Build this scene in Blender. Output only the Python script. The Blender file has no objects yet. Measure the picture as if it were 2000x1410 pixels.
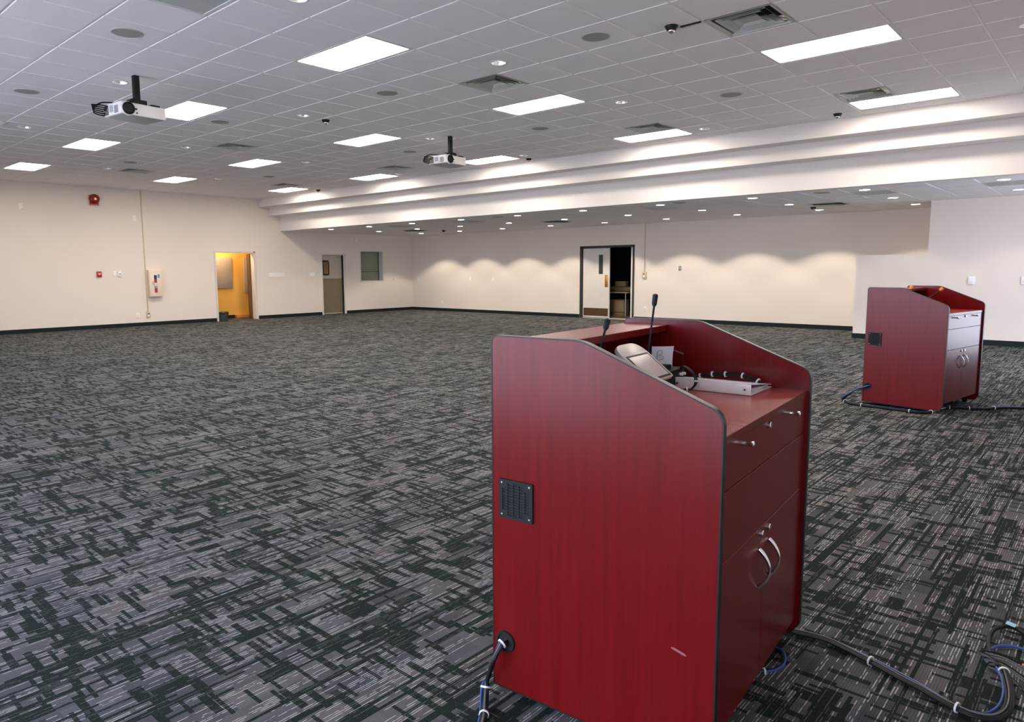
import bpy, bmesh, math, random
from mathutils import Vector, Matrix
random.seed(7)
PI = math.pi
SC = bpy.context.scene
COL = SC.collection

# ------------------------------------------------------------------ camera
CAM = Vector((0.0, 0.0, 1.449))
YAW, PITCH, ROLL = math.radians(42.289), math.radians(-6.811), math.radians(-0.413)
FPX = 1370.9
fwd = Vector((-math.sin(YAW) * math.cos(PITCH), math.cos(YAW) * math.cos(PITCH), math.sin(PITCH)))
rt0 = Vector((math.cos(YAW), math.sin(YAW), 0)); up0 = rt0.cross(fwd)
rt = math.cos(ROLL) * rt0 + math.sin(ROLL) * up0
up = -math.sin(ROLL) * rt0 + math.cos(ROLL) * up0
cd = bpy.data.cameras.new('camera'); cam = bpy.data.objects.new('camera', cd); COL.objects.link(cam)
cd.sensor_fit = 'HORIZONTAL'; cd.sensor_width = 36.0; cd.lens = FPX * 36.0 / 2000.0
cd.shift_x = 45.23 / 2000.0; cd.shift_y = -14.49 / 2000.0
cd.clip_start = 0.05; cd.clip_end = 200
m4 = Matrix.Identity(4)
for i in range(3):
    m4[i][0] = rt[i]; m4[i][1] = up[i]; m4[i][2] = -fwd[i]; m4[i][3] = CAM[i]
cam.matrix_world = m4
SC.camera = cam

def to_px(p):
    d = Vector(p) - CAM
    z = d.dot(fwd)
    if z < 0.05: return None
    return (954.8 + FPX * d.dot(rt) / z, 690.5 - FPX * d.dot(up) / z)

# ------------------------------------------------------------------ light settings
SC.view_settings.view_transform = 'Standard'; SC.view_settings.look = 'None'
SC.view_settings.gamma = 1.0; SC.view_settings.use_curve_mapping = False
SC.view_settings.exposure = 0.82
TROFFER = 20.0          # emission of the lit fluorescent lenses
LAMP_COL = (1.0, 0.88, 0.76)
SPOT_W = 29.0           # each recessed lamp in the low ceiling
SPOT_COL = (1.0, 0.86, 0.70)
SKY_STRENGTH = 6.6      # overcast daylight outside the windows
CLOSET_W = 36.0
w = bpy.data.worlds.new('sky'); SC.world = w; w.use_nodes = True
bg = w.node_tree.nodes['Background']
bg.inputs['Color'].default_value = (0.72, 0.78, 1.0, 1); bg.inputs['Strength'].default_value = SKY_STRENGTH
sun = bpy.data.lights.new('sun', 'SUN'); sun.energy = 7.0; sun.angle = .01; sun.color = (1.0, .95, .93)  # added unseen sun, lights the paving so it bounces light onto the ceiling
suno = bpy.data.objects.new('sun', sun); COL.objects.link(suno); suno.rotation_euler = (math.radians(-28), math.radians(-22), 0); suno['kind'] = 'helper'
cy = SC.cycles
cy.use_denoising = True
cy.max_bounces = 8; cy.diffuse_bounces = 5; cy.glossy_bounces = 4; cy.transparent_max_bounces = 8
cy.sample_clamp_indirect = 4.0; cy.caustics_reflective = False; cy.caustics_refractive = False

# ------------------------------------------------------------------ room numbers (metres)
T = 0.6096              # ceiling tile
X0, Y0 = -4.8053, 4.2777
CE, AL = 3.62, 2.69     # high and low ceiling
XL, XR = -19.73, 1.0    # left and right wall faces
YF, YB = -2.2, 17.51    # front (behind the camera) and back wall faces
F1, F2, F3 = 11.37, 11.68, 12.05   # faces of the stepped bulkhead
YP = 15.71              # partition wall face

# ------------------------------------------------------------------ node helpers
class NG:
    def __init__(s, name):
        s.mat = bpy.data.materials.new(name); s.mat.use_nodes = True
        s.t = s.mat.node_tree; s.n = s.t.nodes; s.b = s.n['Principled BSDF']
    def new(s, t, **kw):
        q = s.n.new(t)
        for k, v in kw.items(): setattr(q, k, v)
        return q
    def put(s, sock, v):
        if v is None: return
        if hasattr(v, 'is_linked'): s.t.links.new(v, sock)
        else:
            if isinstance(v, (tuple, list)) and len(v) == 3 and sock.type == 'RGBA': v = (*v, 1)
            sock.default_value = v
    def m(s, op, a, b=None, c=None):
        q = s.new('ShaderNodeMath', operation=op)
        s.put(q.inputs[0], a); s.put(q.inputs[1], b)
        if c is not None: s.put(q.inputs[2], c)
        return q.outputs[0]
    def mix(s, f, a, b, blend='MIX'):
        q = s.new('ShaderNodeMix', data_type='RGBA', blend_type=blend)
        s.put(q.inputs[0], f); s.put(q.inputs[6], a); s.put(q.inputs[7], b)
        return q.outputs[2]
    def co(s):
        return s.new('ShaderNodeTexCoord').outputs['Object']
    def map(s, v, scale=(1, 1, 1), loc=(0, 0, 0)):
        q = s.new('ShaderNodeMapping'); s.t.links.new(v, q.inputs[0])
        q.inputs['Scale'].default_value = scale; q.inputs['Location'].default_value = loc
        return q.outputs[0]
    def noise(s, v, scale=5, detail=3, rough=.5):
        q = s.new('ShaderNodeTexNoise'); s.t.links.new(v, q.inputs['Vector'])
        q.inputs['Scale'].default_value = scale; q.inputs['Detail'].default_value = detail; q.inputs['Roughness'].default_value = rough
        return q.outputs[0]
    def ramp(s, v, lo, hi):
        q = s.new('ShaderNodeMapRange'); s.put(q.inputs[0], v); q.inputs[1].default_value = lo; q.inputs[2].default_value = hi
        return q.outputs[0]
    def bump(s, h, strength=.2, dist=.01):
        q = s.new('ShaderNodeBump'); s.t.links.new(h, q.inputs['Height']); q.inputs['Strength'].default_value = strength; q.inputs['Distance'].default_value = dist
        s.t.links.new(q.outputs[0], s.b.inputs['Normal'])

def mat(name, col, rough=.5, metal=0.0, var=.06, nscale=8, bump=0.0, bscale=200, coat=0.0, emit=None, spec=.5):
    g = NG(name); c = g.co()
    n = g.noise(c, nscale, 3)
    lo = tuple(x * (1 - var) for x in col); hi = tuple(min(1, x * (1 + var)) for x in col)
    g.put(g.b.inputs['Base Color'], g.mix(n, lo, hi))
    g.b.inputs['Roughness'].default_value = rough; g.b.inputs['Metallic'].default_value = metal
    g.b.inputs['Specular IOR Level'].default_value = spec
    if coat:
        g.b.inputs['Coat Weight'].default_value = coat; g.b.inputs['Coat Roughness'].default_value = .25
    if bump: g.bump(g.noise(c, bscale, 2), bump, .002)
    if emit:
        g.b.inputs['Emission Color'].default_value = (*emit[0], 1); g.b.inputs['Emission Strength'].default_value = emit[1]
    return g.mat

def carpet_mat():
    g = NG('patterned carpet'); c = g.co()
    sep = g.new('ShaderNodeSeparateXYZ'); g.t.links.new(c, sep.inputs[0]); x, y = sep.outputs[0], sep.outputs[1]
    def wn(a, b, seed):
        cb = g.new('ShaderNodeCombineXYZ'); g.put(cb.inputs[0], a); g.put(cb.inputs[1], b); cb.inputs[2].default_value = seed
        q = g.new('ShaderNodeTexWhiteNoise', noise_dimensions='3D'); g.t.links.new(cb.outputs[0], q.inputs['Vector']); return q.outputs['Value']
    def layer(p, q, sp, sq, seed):      # strips of width sp along p, cut into random lengths sq along q
        i = g.m('FLOOR', g.m('DIVIDE', p, sp))
        off = g.m('MULTIPLY', wn(i, 0.0, seed), 9.0)
        j = g.m('FLOOR', g.m('ADD', g.m('DIVIDE', q, sq), off))
        return wn(i, j, seed + .5)
    A = layer(x, y, .062, .13, 1.0)      # broad blocks
    B = layer(y, x, .029, .14, 2.0)      # cross bands
    Cc = layer(x, y, .014, .42, 3.0)    # narrow long bars
    D = layer(y, x, .015, .11, 4.0)
    dark = g.m('MAXIMUM', g.m('LESS_THAN', A, .09), g.m('LESS_THAN', B, .20))
    dark = g.m('MAXIMUM', dark, g.m('LESS_THAN', Cc, .20))
    dark = g.m('MAXIMUM', dark, g.m('LESS_THAN', D, .09))
    light = g.m('SUBTRACT', 1.0, dark)
    E_ = layer(x, y, .11, .19, 11.0)
    shade = g.m('ADD', g.m('MULTIPLY', A, .25), g.m('MULTIPLY', E_, .75))
    # fine ribs along y
    i = g.m('FLOOR', g.m('DIVIDE', x, .0095)); rib = wn(i, 0.0, 7.0)
    fr = g.m('PINGPONG', g.m('DIVIDE', x, .0095), .5)
    nz = g.noise(g.map(c, (130, 24, 1)), 1.0, 2)
    dash = g.m('GREATER_THAN', nz, .47)
    seg = layer(x, y, .0095, .30, 9.0)
    line = g.m('MULTIPLY', g.m('MULTIPLY', g.m('GREATER_THAN', seg, .54), g.m('GREATER_THAN', fr, .30)), dash)
    ribd = g.ramp(fr, 0.0, .5)
    base = g.mix(shade, (.052, .057, .063), (.145, .138, .138))
    tint = g.mix(g.ramp(wn(g.m('FLOOR', g.m('DIVIDE', x, .072)), g.m('FLOOR', g.m('DIVIDE', y, .33)), 5.0), 0, 1), (.92, 1.0, 1.07), (1.05, 1.0, .97))
    base = g.mix(1.0, base, tint, 'MULTIPLY')
    base = g.mix(g.m('MULTIPLY', g.m('SUBTRACT', 1.0, ribd), .45), base, (.03, .034, .036))
    col = g.mix(light, (.014, .021, .019), base)
    col = g.mix(g.m('MULTIPLY', line, g.m('ADD', g.m('MULTIPLY', light, .62), .14)), col, (.46, .45, .445))
    fuzz = g.noise(g.map(c, (260, 260, 1)), 1.0, 2)
    col = g.mix(g.ramp(fuzz, .62, .72), col, g.mix(.2, col, (.45, .45, .45)))
    g.put(g.b.inputs['Base Color'], col)
    g.b.inputs['Roughness'].default_value = .95; g.b.inputs['Specular IOR Level'].default_value = .05
    g.bump(fuzz, .35, .004)
    return g.mat

def wood_mat(name, base, dark, rough=.24):
    g = NG(name); c = g.co()
    n = g.noise(g.map(c, (26, 26, .9)), 1.6, 5, .6)
    f = g.noise(g.map(c, (190, 190, 5)), 1.5, 3, .6)
    s = g.m('ADD', g.m('MULTIPLY', n, .7), g.m('MULTIPLY', f, .35))
    g.put(g.b.inputs['Base Color'], g.mix(g.ramp(s, .18, .90), dark, base))
    g.b.inputs['Roughness'].default_value = rough
    g.b.inputs['Specular IOR Level'].default_value = .30
    return g.mat

def wall_mat(name, col):
    g = NG(name); c = g.co()
    n = g.noise(c, .7, 3); f = g.noise(c, 420, 2)
    g.put(g.b.inputs['Base Color'], g.mix(n, tuple(x * .97 for x in col), tuple(min(1, x * 1.02) for x in col)))
    g.b.inputs['Roughness'].default_value = .75; g.b.inputs['Specular IOR Level'].default_value = .25
    g.bump(f, .08, .001)
    return g.mat

def glass_mat():
    g = NG('window glass')
    tr = g.new('ShaderNodeBsdfTransparent'); tr.inputs[0].default_value = (.93, .96, .97, 1)
    gl = g.new('ShaderNodeBsdfGlossy'); gl.inputs['Roughness'].default_value = .03
    lw = g.new('ShaderNodeLayerWeight'); fr = g.m('ADD', .05, g.m('MULTIPLY', g.m('POWER', lw.outputs['Facing'], 5.0), .9))
    mx = g.new('ShaderNodeMixShader')
    g.t.links.new(fr, mx.inputs[0]); g.t.links.new(tr.outputs[0], mx.inputs[1]); g.t.links.new(gl.outputs[0], mx.inputs[2])
    g.t.links.new(mx.outputs[0], g.n['Material Output'].inputs['Surface'])
    return g.mat

M = dict(
    carpet=carpet_mat(),
    wall=wall_mat('warm off white wall paint', (.80, .72, .64)),
    bulk=wall_mat('white bulkhead paint', (.80, .765, .745)),
    yellow=wall_mat('yellow wall paint', (.80, .47, .10)),
    unlitwall=wall_mat('wall colour darkened as unlit', (.035, .033, .028)),  # near-black colour stands in for the storeroom having no light
    tile=mat('mineral fibre ceiling tile', (.90, .87, .88), .9, var=.04, nscale=60, bump=.25, bscale=260, spec=.1),
    tee=mat('white enamelled steel tee', (.80, .79, .79), .35),
    plenum=mat('grey plenum board', (.25, .25, .25), .9),
    base=mat('dark teal rubber base', (.012, .020, .020), .6, spec=.12),
    wood=wood_mat('red mahogany laminate', (.175, .006, .006), (.082, .003, .004)),
    woodtop=wood_mat('red mahogany worktop', (.34, .030, .018), (.23, .016, .012), .26),
    woodin=wood_mat('red mahogany inner face', (.20, .006, .005), (.11, .004, .004), .34),
    edge=mat('black edge moulding', (.012, .015, .015), .38, spec=.28),
    black=mat('black plastic', (.012, .015, .015), .5, spec=.18),
    rubber=mat('black cable rubber', (.010, .011, .012), .45, spec=.16),
    blue=mat('blue cable sheath', (.02, .075, .32), .4),
    grey=mat('grey cable sheath', (.12, .115, .11), .5, spec=.25),
    tie=mat('white nylon tie', (.78, .78, .80), .4),
    chrome=mat('polished chrome', (.75, .76, .78), .18, 1.0, var=.02),
    steel=mat('brushed stainless', (.40, .36, .29), .38, .85, bump=.05),
    whiteplastic=mat('white plastic', (.90, .88, .86), .4),
    whitemetal=mat('white enamelled metal', (.72, .72, .72), .4),
    frame=mat('painted door frame', (.70, .66, .62), .45),
    reflector=mat('satin reflector', (.86, .86, .88), .22, .9),
    speaker=mat('perforated grey grille', (.36, .37, .34), .7, bump=.5, bscale=420),
    vent=mat('grey enamelled diffuser', (.50, .51, .48), .45),
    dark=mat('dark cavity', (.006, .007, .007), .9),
    darkframe=mat('dark bronze frame', (.030, .030, .028), .4),
    doorwhite=mat('off white door paint', (.72, .67, .61), .45),
    brownplate=mat('brown kick plate', (.10, .052, .020), .4, .3),
    brass=mat('copper push plate', (.72, .40, .17), .3, .8),
    browndoor=mat('brown stained door', (.085, .050, .014), .5),
    panelgrey=mat('grey electrical enamel', (.36, .33, .28), .5),
    red=mat('fire alarm red', (.45, .012, .014), .35),
    darkred=mat('dark red bell', (.25, .010, .012), .3),
    cabinet=mat('cream enamelled cabinet', (.82, .66, .54), .4),
    sticker=mat('blue sticker', (.10, .30, .62), .5),
    ivory=mat('ivory raceway', (.58, .50, .33), .5),
    shutter=mat('green grey shutter', (.25, .27, .19), .45),
    tan=mat('tan vinyl floor', (.28, .20, .11), .5),
    pad=mat('tan rolled pad', (.36, .27, .13), .8),
    box=mat('cardboard', (.50, .38, .20), .8),
    beige=mat('beige table laminate', (.55, .46, .30), .5),
    panelbeige=mat('beige touch panel housing', (.60, .55, .50), .35),
    screen=mat('pale screen glass', (.55, .47, .45), .12, 0.0, spec=.8),
    paper=mat('white paper', (.62, .64, .70), .8),
    ink=mat('black ink', (.02, .02, .025), .6),
    binder=mat('white binder vinyl', (.93, .91, .91), .35),
    orange=mat('orange foam', (.85, .26, .02), .7),
    bag=mat('black bin liner', (.02, .023, .021), .3, bump=.6, bscale=35),
    bin=mat('dark bin plastic', (.05, .055, .05), .4),
    scuff=mat('pale scuff', (.26, .085, .09), .6),
    concrete=mat('concrete paving', (.58, .57, .56), .9, bump=.3, bscale=40),
    winframe=mat('anodised window frame', (.25, .25, .26), .4, .6),
    copper=mat('copper plug tip', (.55, .30, .18), .35, .7),
    glass=glass_mat(),
    lens=mat('lit fluorescent lens', (.9, .9, .9), .5, emit=(LAMP_COL, TROFFER)),
    offlens=mat('unlit prismatic lens', (.52, .55, .55), .25, bump=.3, bscale=120),
    bulb=mat('lit lamp', (.9, .9, .9), .5, emit=((1, .95, .88), 14.0)),
    glintbulb=mat('lamp glow for reflector glint', (.9, .9, .9), .4, emit=((1, .95, .92), 2.6)),  # glow stands in for bright reflections inside the reflector cans
)

# ------------------------------------------------------------------ mesh helpers
class MB:
    def __init__(s): s.v = []; s.f = []
    def add(s, vs, fs):
        k = len(s.v); s.v += [tuple(p) for p in vs]; s.f += [tuple(i + k for i in f) for f in fs]; return s
    def box(s, x0, x1, y0, y1, z0, z1):
        vs = [(x, y, z) for x in (x0, x1) for y in (y0, y1) for z in (z0, z1)]
        return s.add(vs, [(0, 1, 3, 2), (4, 6, 7, 5), (0, 4, 5, 1), (2, 3, 7, 6), (0, 2, 6, 4), (1, 5, 7, 3)])
    def quad(s, a, b, c, d): return s.add([a, b, c, d], [(0, 1, 2, 3)])
    def prism(s, poly, axis, a, b):
        """poly: 2D points in the two other axes (in xyz order), extruded from a to b along axis"""
        n = len(poly); vs = []
        for t in (a, b):
            for p in poly:
                q = list(p); q.insert(axis, t); vs.append(q)
        fs = [tuple(range(n))[::-1], tuple(range(n, 2 * n))]
        for i in range(n):
            j = (i + 1) % n; fs.append((i, j, n + j, n + i))
        return s.add(vs, fs)
    def tube(s, pts, r, n=8, cap=True):
        pts = [Vector(p) for p in pts]; m = len(pts)
        rr = r if isinstance(r, (list, tuple)) else [r] * m
        t0 = (pts[1] - pts[0]).normalized()
        ref = Vector((0, 0, 1)) if abs(t0.z) < .9 else Vector((1, 0, 0))
        u = t0.cross(ref).normalized(); vs = []
        for k in range(m):
            t = (pts[min(k + 1, m - 1)] - pts[max(k - 1, 0)]).normalized()
            u = (u - t * u.dot(t)).normalized(); w_ = t.cross(u)
            for i in range(n):
                a = 2 * PI * i / n; vs.append(pts[k] + (u * math.cos(a) + w_ * math.sin(a)) * rr[k])
        fs = [(k * n + i, k * n + (i + 1) % n, (k + 1) * n + (i + 1) % n, (k + 1) * n + i) for k in range(m - 1) for i in range(n)]
        if cap: fs += [tuple(range(n))[::-1], tuple(range((m - 1) * n, m * n))]
        return s.add(vs, fs)
    def lathe(s, prof, n=24, o=(0, 0, 0), axis=2, capA=False, capB=False):
        """prof: (radius, height) pairs turned round axis through o"""
        vs = []
        for r, h in prof:
            for i in range(n):
                a = 2 * PI * i / n; p = [r * math.cos(a), r * math.sin(a)]
                p.insert(axis, h); vs.append(tuple(p[k] + o[k] for k in range(3)))
        m = len(prof)
        fs = [(k * n + i, k * n + (i + 1) % n, (k + 1) * n + (i + 1) % n, (k + 1) * n + i) for k in range(m - 1) for i in range(n)]
        if capA: fs.append(tuple(range(n))[::-1])
        if capB: fs.append(tuple(range((m - 1) * n, m * n)))
        return s.add(vs, fs)
    def torus(s, R, r, o=(0, 0, 0), axis=2, n=24, m=8):
        prof = [(R + r * math.cos(2 * PI * i / m), r * math.sin(2 * PI * i / m)) for i in range(m + 1)]
        return s.lathe(prof, n, o, axis)
    def mesh(s, name, material, bevel=0.0, seg=2, smooth=True, flip=None):
        me = bpy.data.meshes.new(name); me.from_pydata(s.v, [], s.f)
        bm = bmesh.new(); bm.from_mesh(me)
        bmesh.ops.recalc_face_normals(bm, faces=bm.faces)
        if bevel:
            ed = [e for e in bm.edges if len(e.link_faces) == 2 and e.calc_face_angle(0) > .6]
            bmesh.ops.bevel(bm, geom=ed, offset=bevel, segments=seg, affect='EDGES', profile=.5, clamp_overlap=True)
        bm.to_mesh(me); bm.free()
        if smooth:
            me.shade_smooth(); me.set_sharp_from_angle(angle=math.radians(38))
        me.materials.append(material)
        return me
    def build(s, name, material, parent=None, loc=None, **kw):
        return link(name, s.mesh(name, material, **kw), parent, loc)

def link(name, me, parent=None, loc=None, rz=0.0):
    o = bpy.data.objects.new(name, me); COL.objects.link(o)
    if parent is not None: o.parent = parent
    if loc is not None: o.location = loc
    if rz: o.rotation_euler = (0, 0, rz)
    return o

def tag(o, label=None, cat=None, group=None, kind=None):
    if label: o['label'] = label
    if cat: o['category'] = cat
    if group: o['group'] = group
    if kind: o['kind'] = kind
    return o

def thing(name, label, cat, loc=(0, 0, 0), rz=0.0, group=None):
    o = bpy.data.objects.new(name, None); COL.objects.link(o)
    o.empty_display_size = .1; o.location = loc; o.rotation_euler = (0, 0, rz)
    return tag(o, label, cat, group)

def dup(root, loc, label=None, rz=None):
    def cp(o, parent):
        c = o.copy(); COL.objects.link(c)
        if parent is not None: c.parent = parent
        for ch in KIDS.get(o.name, ()): cp(ch, c)
        return c
    KIDS = {}
    for o in COL.objects:
        if o.parent is not None: KIDS.setdefault(o.parent.name, []).append(o)
    r = cp(root, None); r.location = loc
    if rz is not None: r.rotation_euler = (0, 0, rz)
    if label: r['label'] = label
    return r

def struct(o, label=None): return tag(o, label, kind='structure')

def spline(pts, per=8):
    P = [Vector(p) for p in pts]; P = [P[0]] + P + [P[-1]]; out = []
    for k in range(1, len(P) - 2):
        a, b, c, d = P[k - 1:k + 3]
        for i in range(per):
            t = i / per
            out.append(.5 * ((2 * b) + (c - a) * t + (2 * a - 5 * b + 4 * c - d) * t * t + (3 * b - a - 3 * c + d) * t ** 3))
    out.append(P[-2]); return out

def rounded(poly, radii, seg=6):
    out = []; n = len(poly)
    for i in range(n):
        p = Vector(poly[i]); a = Vector(poly[i - 1]); b = Vector(poly[(i + 1) % n]); r = radii[i]
        if r <= 0: out.append(tuple(p)); continue
        u = (a - p).normalized(); v = (b - p).normalized(); ang = u.angle(v); d = r / math.tan(ang / 2)
        s0 = p + u * d; s1 = p + v * d
        for k in range(seg + 1):
            t = k / seg; out.append(tuple((1 - t) ** 2 * s0 + 2 * t * (1 - t) * p + t * t * s1))
    return out

# ================================================================== THE SETTING
# ---- daylight openings: portals guide the sky light through the window wall behind the camera and the right wall
WF = [(-12.6, -10.2), (-10.0, -7.6), (-7.4, -5.0), (-4.8, -2.4), (-2.2, 0.2)]       # front window bays (x ranges)
WR = [(11.7, 14.1)]                                                 # right window bays (y ranges)
WZ0, WZ1 = .03, 2.65
def portal(loc, rot, sx, sy):
    l = bpy.data.lights.new('daylight_portal', 'AREA'); l.shape = 'RECTANGLE'; l.size = sx; l.size_y = sy; l.cycles.is_portal = True
    o = bpy.data.objects.new('daylight_portal', l); COL.objects.link(o); o.location = loc; o.rotation_euler = rot; o['kind'] = 'helper'
for a, b in WF: portal(((a + b) / 2, YF - .12, (WZ0 + WZ1) / 2), (PI / 2, 0, 0), b - a, WZ1 - WZ0)
for a, b in WR: portal((XR + .12, (a + b) / 2, (WZ0 + WZ1) / 2), (0, PI / 2, 0), WZ1 - WZ0, b - a)

b = MB(); b.quad((-22.5, YF - .14, 0), (XR + .10, YF - .14, 0), (XR + .10, 21.5, 0), (-22.5, 21.5, 0))
struct(b.build('floor', M['carpet'], smooth=False), 'grey carpet with broken rectangular blocks and fine pale ribs')
b = MB(); b.quad((-60, -60, -.03), (60, -60, -.03), (60, 60, -.03), (-60, 60, -.03))
struct(b.build('ground', M['concrete'], smooth=False))

def wall(name, boxes, m, label=None):
    b = MB()
    for q in boxes: b.box(*q)
    return struct(b.build(name, m, smooth=False), label)
D1 = (9.90, 11.15, 2.05); D2 = (13.55, 14.45, 2.02); W1 = (15.14, 16.10, 1.10, 2.10)
xa, xb = XL - .14, XL
wall('wall_left', [(xa, xb, YF, D1[0], 0, CE + .1), (xa, xb, D1[0], D1[1], D1[2], CE + .1), (xa, xb, D1[1], D2[0], 0, CE + .1),
                   (xa, xb, D2[0], D2[1], D2[2], CE + .1), (xa, xb, D2[1], W1[0], 0, CE + .1), (xa, xb, W1[0], W1[1], 0, W1[2]),
                   (xa, xb, W1[0], W1[1], W1[3], CE + .1), (xa, xb, W1[1], YB + .14, 0, CE + .1)], M['wall'])
DD = (-12.20, -10.36, 2.12)
wall('wall_back', [(XL, DD[0], YB, YB + .14, 0, CE), (DD[0], DD[1], YB, YB + .14, DD[2], CE), (DD[1], XR + .14, YB, YB + .14, 0, CE)], M['wall'])
PZ = 1.69
wall('wall_partition', [(-4.15, -2.90, YP, YP + .14, 0, PZ), (-2.90, XR, YP, YP + .14, 0, AL)], M['wall'],
     'partition wall with a half height end in front of the back wall')
fb = []; x = XL - .14
for a, c in WF: fb += [(x, a, YF - .2, YF, 0, CE + .1), (a, c, YF - .2, YF, 0, WZ0), (a, c, YF - .2, YF, WZ1, CE + .1)]; x = c
fb.append((x, XR + .14, YF - .2, YF, 0, CE + .1)); wall('wall_front', fb, M['wall'])
rb = []; y = YF
for a, c in WR: rb += [(XR, XR + .14, y, a, 0, CE + .1), (XR, XR + .14, a, c, 0, WZ0), (XR, XR + .14, a, c, WZ1, CE + .1)]; y = c
rb.append((XR, XR + .14, y, YB + .14, 0, CE + .1)); wall('wall_right', rb, M['wall'])
def window(name, x0, x1, y0, y1, axis):
    fr = MB(); t = .05
    def bar(u0, u1, z0, z1):
        if axis == 0: fr.box(u0, u1, YF - .14, YF - .06, z0, z1)
        else: fr.box(XR + .04, XR + .10, u0, u1, z0, z1)
    u0, u1 = (x0, x1) if axis == 0 else (y0, y1)
    for q in ((u0, u0 + t, WZ0, WZ1), (u1 - t, u1, WZ0, WZ1), (u0, u1, WZ0, WZ0 + t), (u0, u1, WZ1 - t, WZ1), ((u0 + u1) / 2 - t / 2, (u0 + u1) / 2 + t / 2, WZ0, WZ1)): bar(*q)
    o = struct(fr.build(name, M['winframe'], smooth=False))
    g = MB()
    if axis == 0: g.quad((u0, YF - .10, WZ0), (u1, YF - .10, WZ0), (u1, YF - .10, WZ1), (u0, YF - .10, WZ1))
    else: g.quad((XR + .07, u0, WZ0), (XR + .07, u1, WZ0), (XR + .07, u1, WZ1), (XR + .07, u0, WZ1))
    g.build('pane', M['glass'], o, smooth=False)
k = 2
for a, c in WF: window('window_%d' % k, a, c, 0, 0, 0); k += 1
for a, c in WR: window('window_%d' % k, 0, 0, a, c, 1); k += 1

# ---- stepped bulkhead between the high and the low ceiling
b = MB()
b.prism([(F1, CE + .12), (F1, 3.38), (F2, 3.38), (F2, 3.14), (F3, 3.14), (F3, AL), (F3 + .2, AL), (F3 + .2, CE + .12)], 0, XL, XR)
struct(b.build('trim_1', M['bulk'], bevel=.004, seg=1, smooth=False), 'white stepped bulkhead with three long faces')

# ---- ceilings: every tile is a piece; the 300 that show largest are objects, the rest one joined piece
LIGHTS = [(0, -3), (5, 3), (5, -3), (0, -9), (0, -15), (0, -21), (5, -9), (5, -15), (5, -21), (10, -9), (10, 3), (10, -3), (10, -15), (10, -21)]
UNLIT = [(-3, -2)]
HIDDEN_LIGHTS = [(0, 3)]
VENTS = [(3, 3), (3, -2), (9, 3), (9, -2), (3, -12), (9, -12), (3, -19), (9, -19)]
DOWN = [(-1.5, -.5), (-1.5, -6.5), (-1.5, -12.5), (2.5, -.5), (2.5, -6.5), (2.5, -12.5), (2.5, -18.5), (6.5, 6.5), (6.5, -.5), (6.5, -6.5), (6.5, -12.5), (6.5, -18.5),
        (10.5, -.5 - .35), (10.5, -6.5), (10.5, -12.5), (10.5, -18.5)]
taken = set(); holes = set()
for a, c in LIGHTS + UNLIT + HIDDEN_LIGHTS: taken |= {(a, c), (a, c + 1)}
taken |= set(VENTS)
for a, c in DOWN: holes.add((math.floor(a), math.floor(c)))
DOWN[12] = (10.5, -.5)
CEIL = struct(MB().box(XL, XR, YF, F1 + .05, CE + .20, CE + .26).build('ceiling', M['plenum'], smooth=False), 'suspended ceiling of square mineral tiles')
def tile_mesh(sx, sy, hole=0.0, g=.006, ch=.007):
    b = MB(); hx, hy = sx / 2 - g, sy / 2 - g
    top = [(-hx, -hy, .014), (hx, -hy, .014), (hx, hy, .014), (-hx, hy, .014)]
    bx, by = hx - ch, hy - ch
    if hole:
        n = 24; circ = []; sq = []
        for k in range(n):
            a = 2 * PI * k / n; cx, cyy = math.cos(a), math.sin(a); s_ = 1 / max(abs(cx), abs(cyy))
            circ.append((cx * hole, cyy * hole, 0)); sq.append((cx * s_ * bx, cyy * s_ * by, 0))
        b.add(circ + sq, [(k, (k + 1) % n, n + (k + 1) % n, n + k) for k in range(n)])
        low = [(-bx, -by, 0), (bx, -by, 0), (bx, by, 0), (-bx, by, 0)]
        b.add(top + low, [(0, 1, 5, 4), (1, 2, 6, 5), (2, 3, 7, 6), (3, 0, 4, 7)])
    else:
        low = [(-bx, -by, 0), (bx, -by, 0), (bx, by, 0), (-bx, by, 0)]
        b.add(top + low, [(0, 1, 5, 4), (1, 2, 6, 5), (2, 3, 7, 6), (3, 0, 4, 7), (4, 5, 6, 7)])
    return b
ALY = 14.195            # phase of the low ceiling's rows
cells = []
for a in range(-11, 12):
    for c in range(-25, 13):
        y0, y1 = max(Y0 + T * a, YF), min(Y0 + T * (a + 1), F1); x0, x1 = max(X0 + T * c, XL), min(X0 + T * (c + 1), XR)
        if y1 - y0 < .04 or x1 - x0 < .04 or (a, c) in taken: continue
        cells.append((x0, x1, y0, y1, CE, (a, c) in holes, a, c))
AD = [(12.67, 'front'), (14.50, 'middle'), (16.33, 'rear')]
ADX = [X0 + T * (5.5 - 3 * k) for k in range(10)]
AVENT = []
cells2 = []
for r in range(-4, 6):
    for c in range(-25, 13):
        y0, y1 = max(ALY + T * r, F3 + .2), min(ALY + T * (r + 1), YB); x0, x1 = max(X0 + T * c, XL), min(X0 + T * (c + 1), XR)
        if y1 - y0 < .04 or x1 - x0 < .04: continue
        hole = any(abs(x0 + T / 2 - dx) < .2 for dx in ADX) and any(y0 < yy < y1 for yy, _ in AD)
        cells2.append((x0, x1, y0, y1, AL, hole, r, c))
def shown(q):
    P = [to_px((x, y, q[4])) for x in q[0:2] for y in q[2:4]]
    if any(p is None for p in P): return 0.0
    xs = [min(max(p[0], 0), 2000) for p in P]; ys = [min(max(p[1], 0), 1410) for p in P]
    return (max(xs) - min(xs)) * (max(ys) - min(ys))
TM = {}
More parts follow.
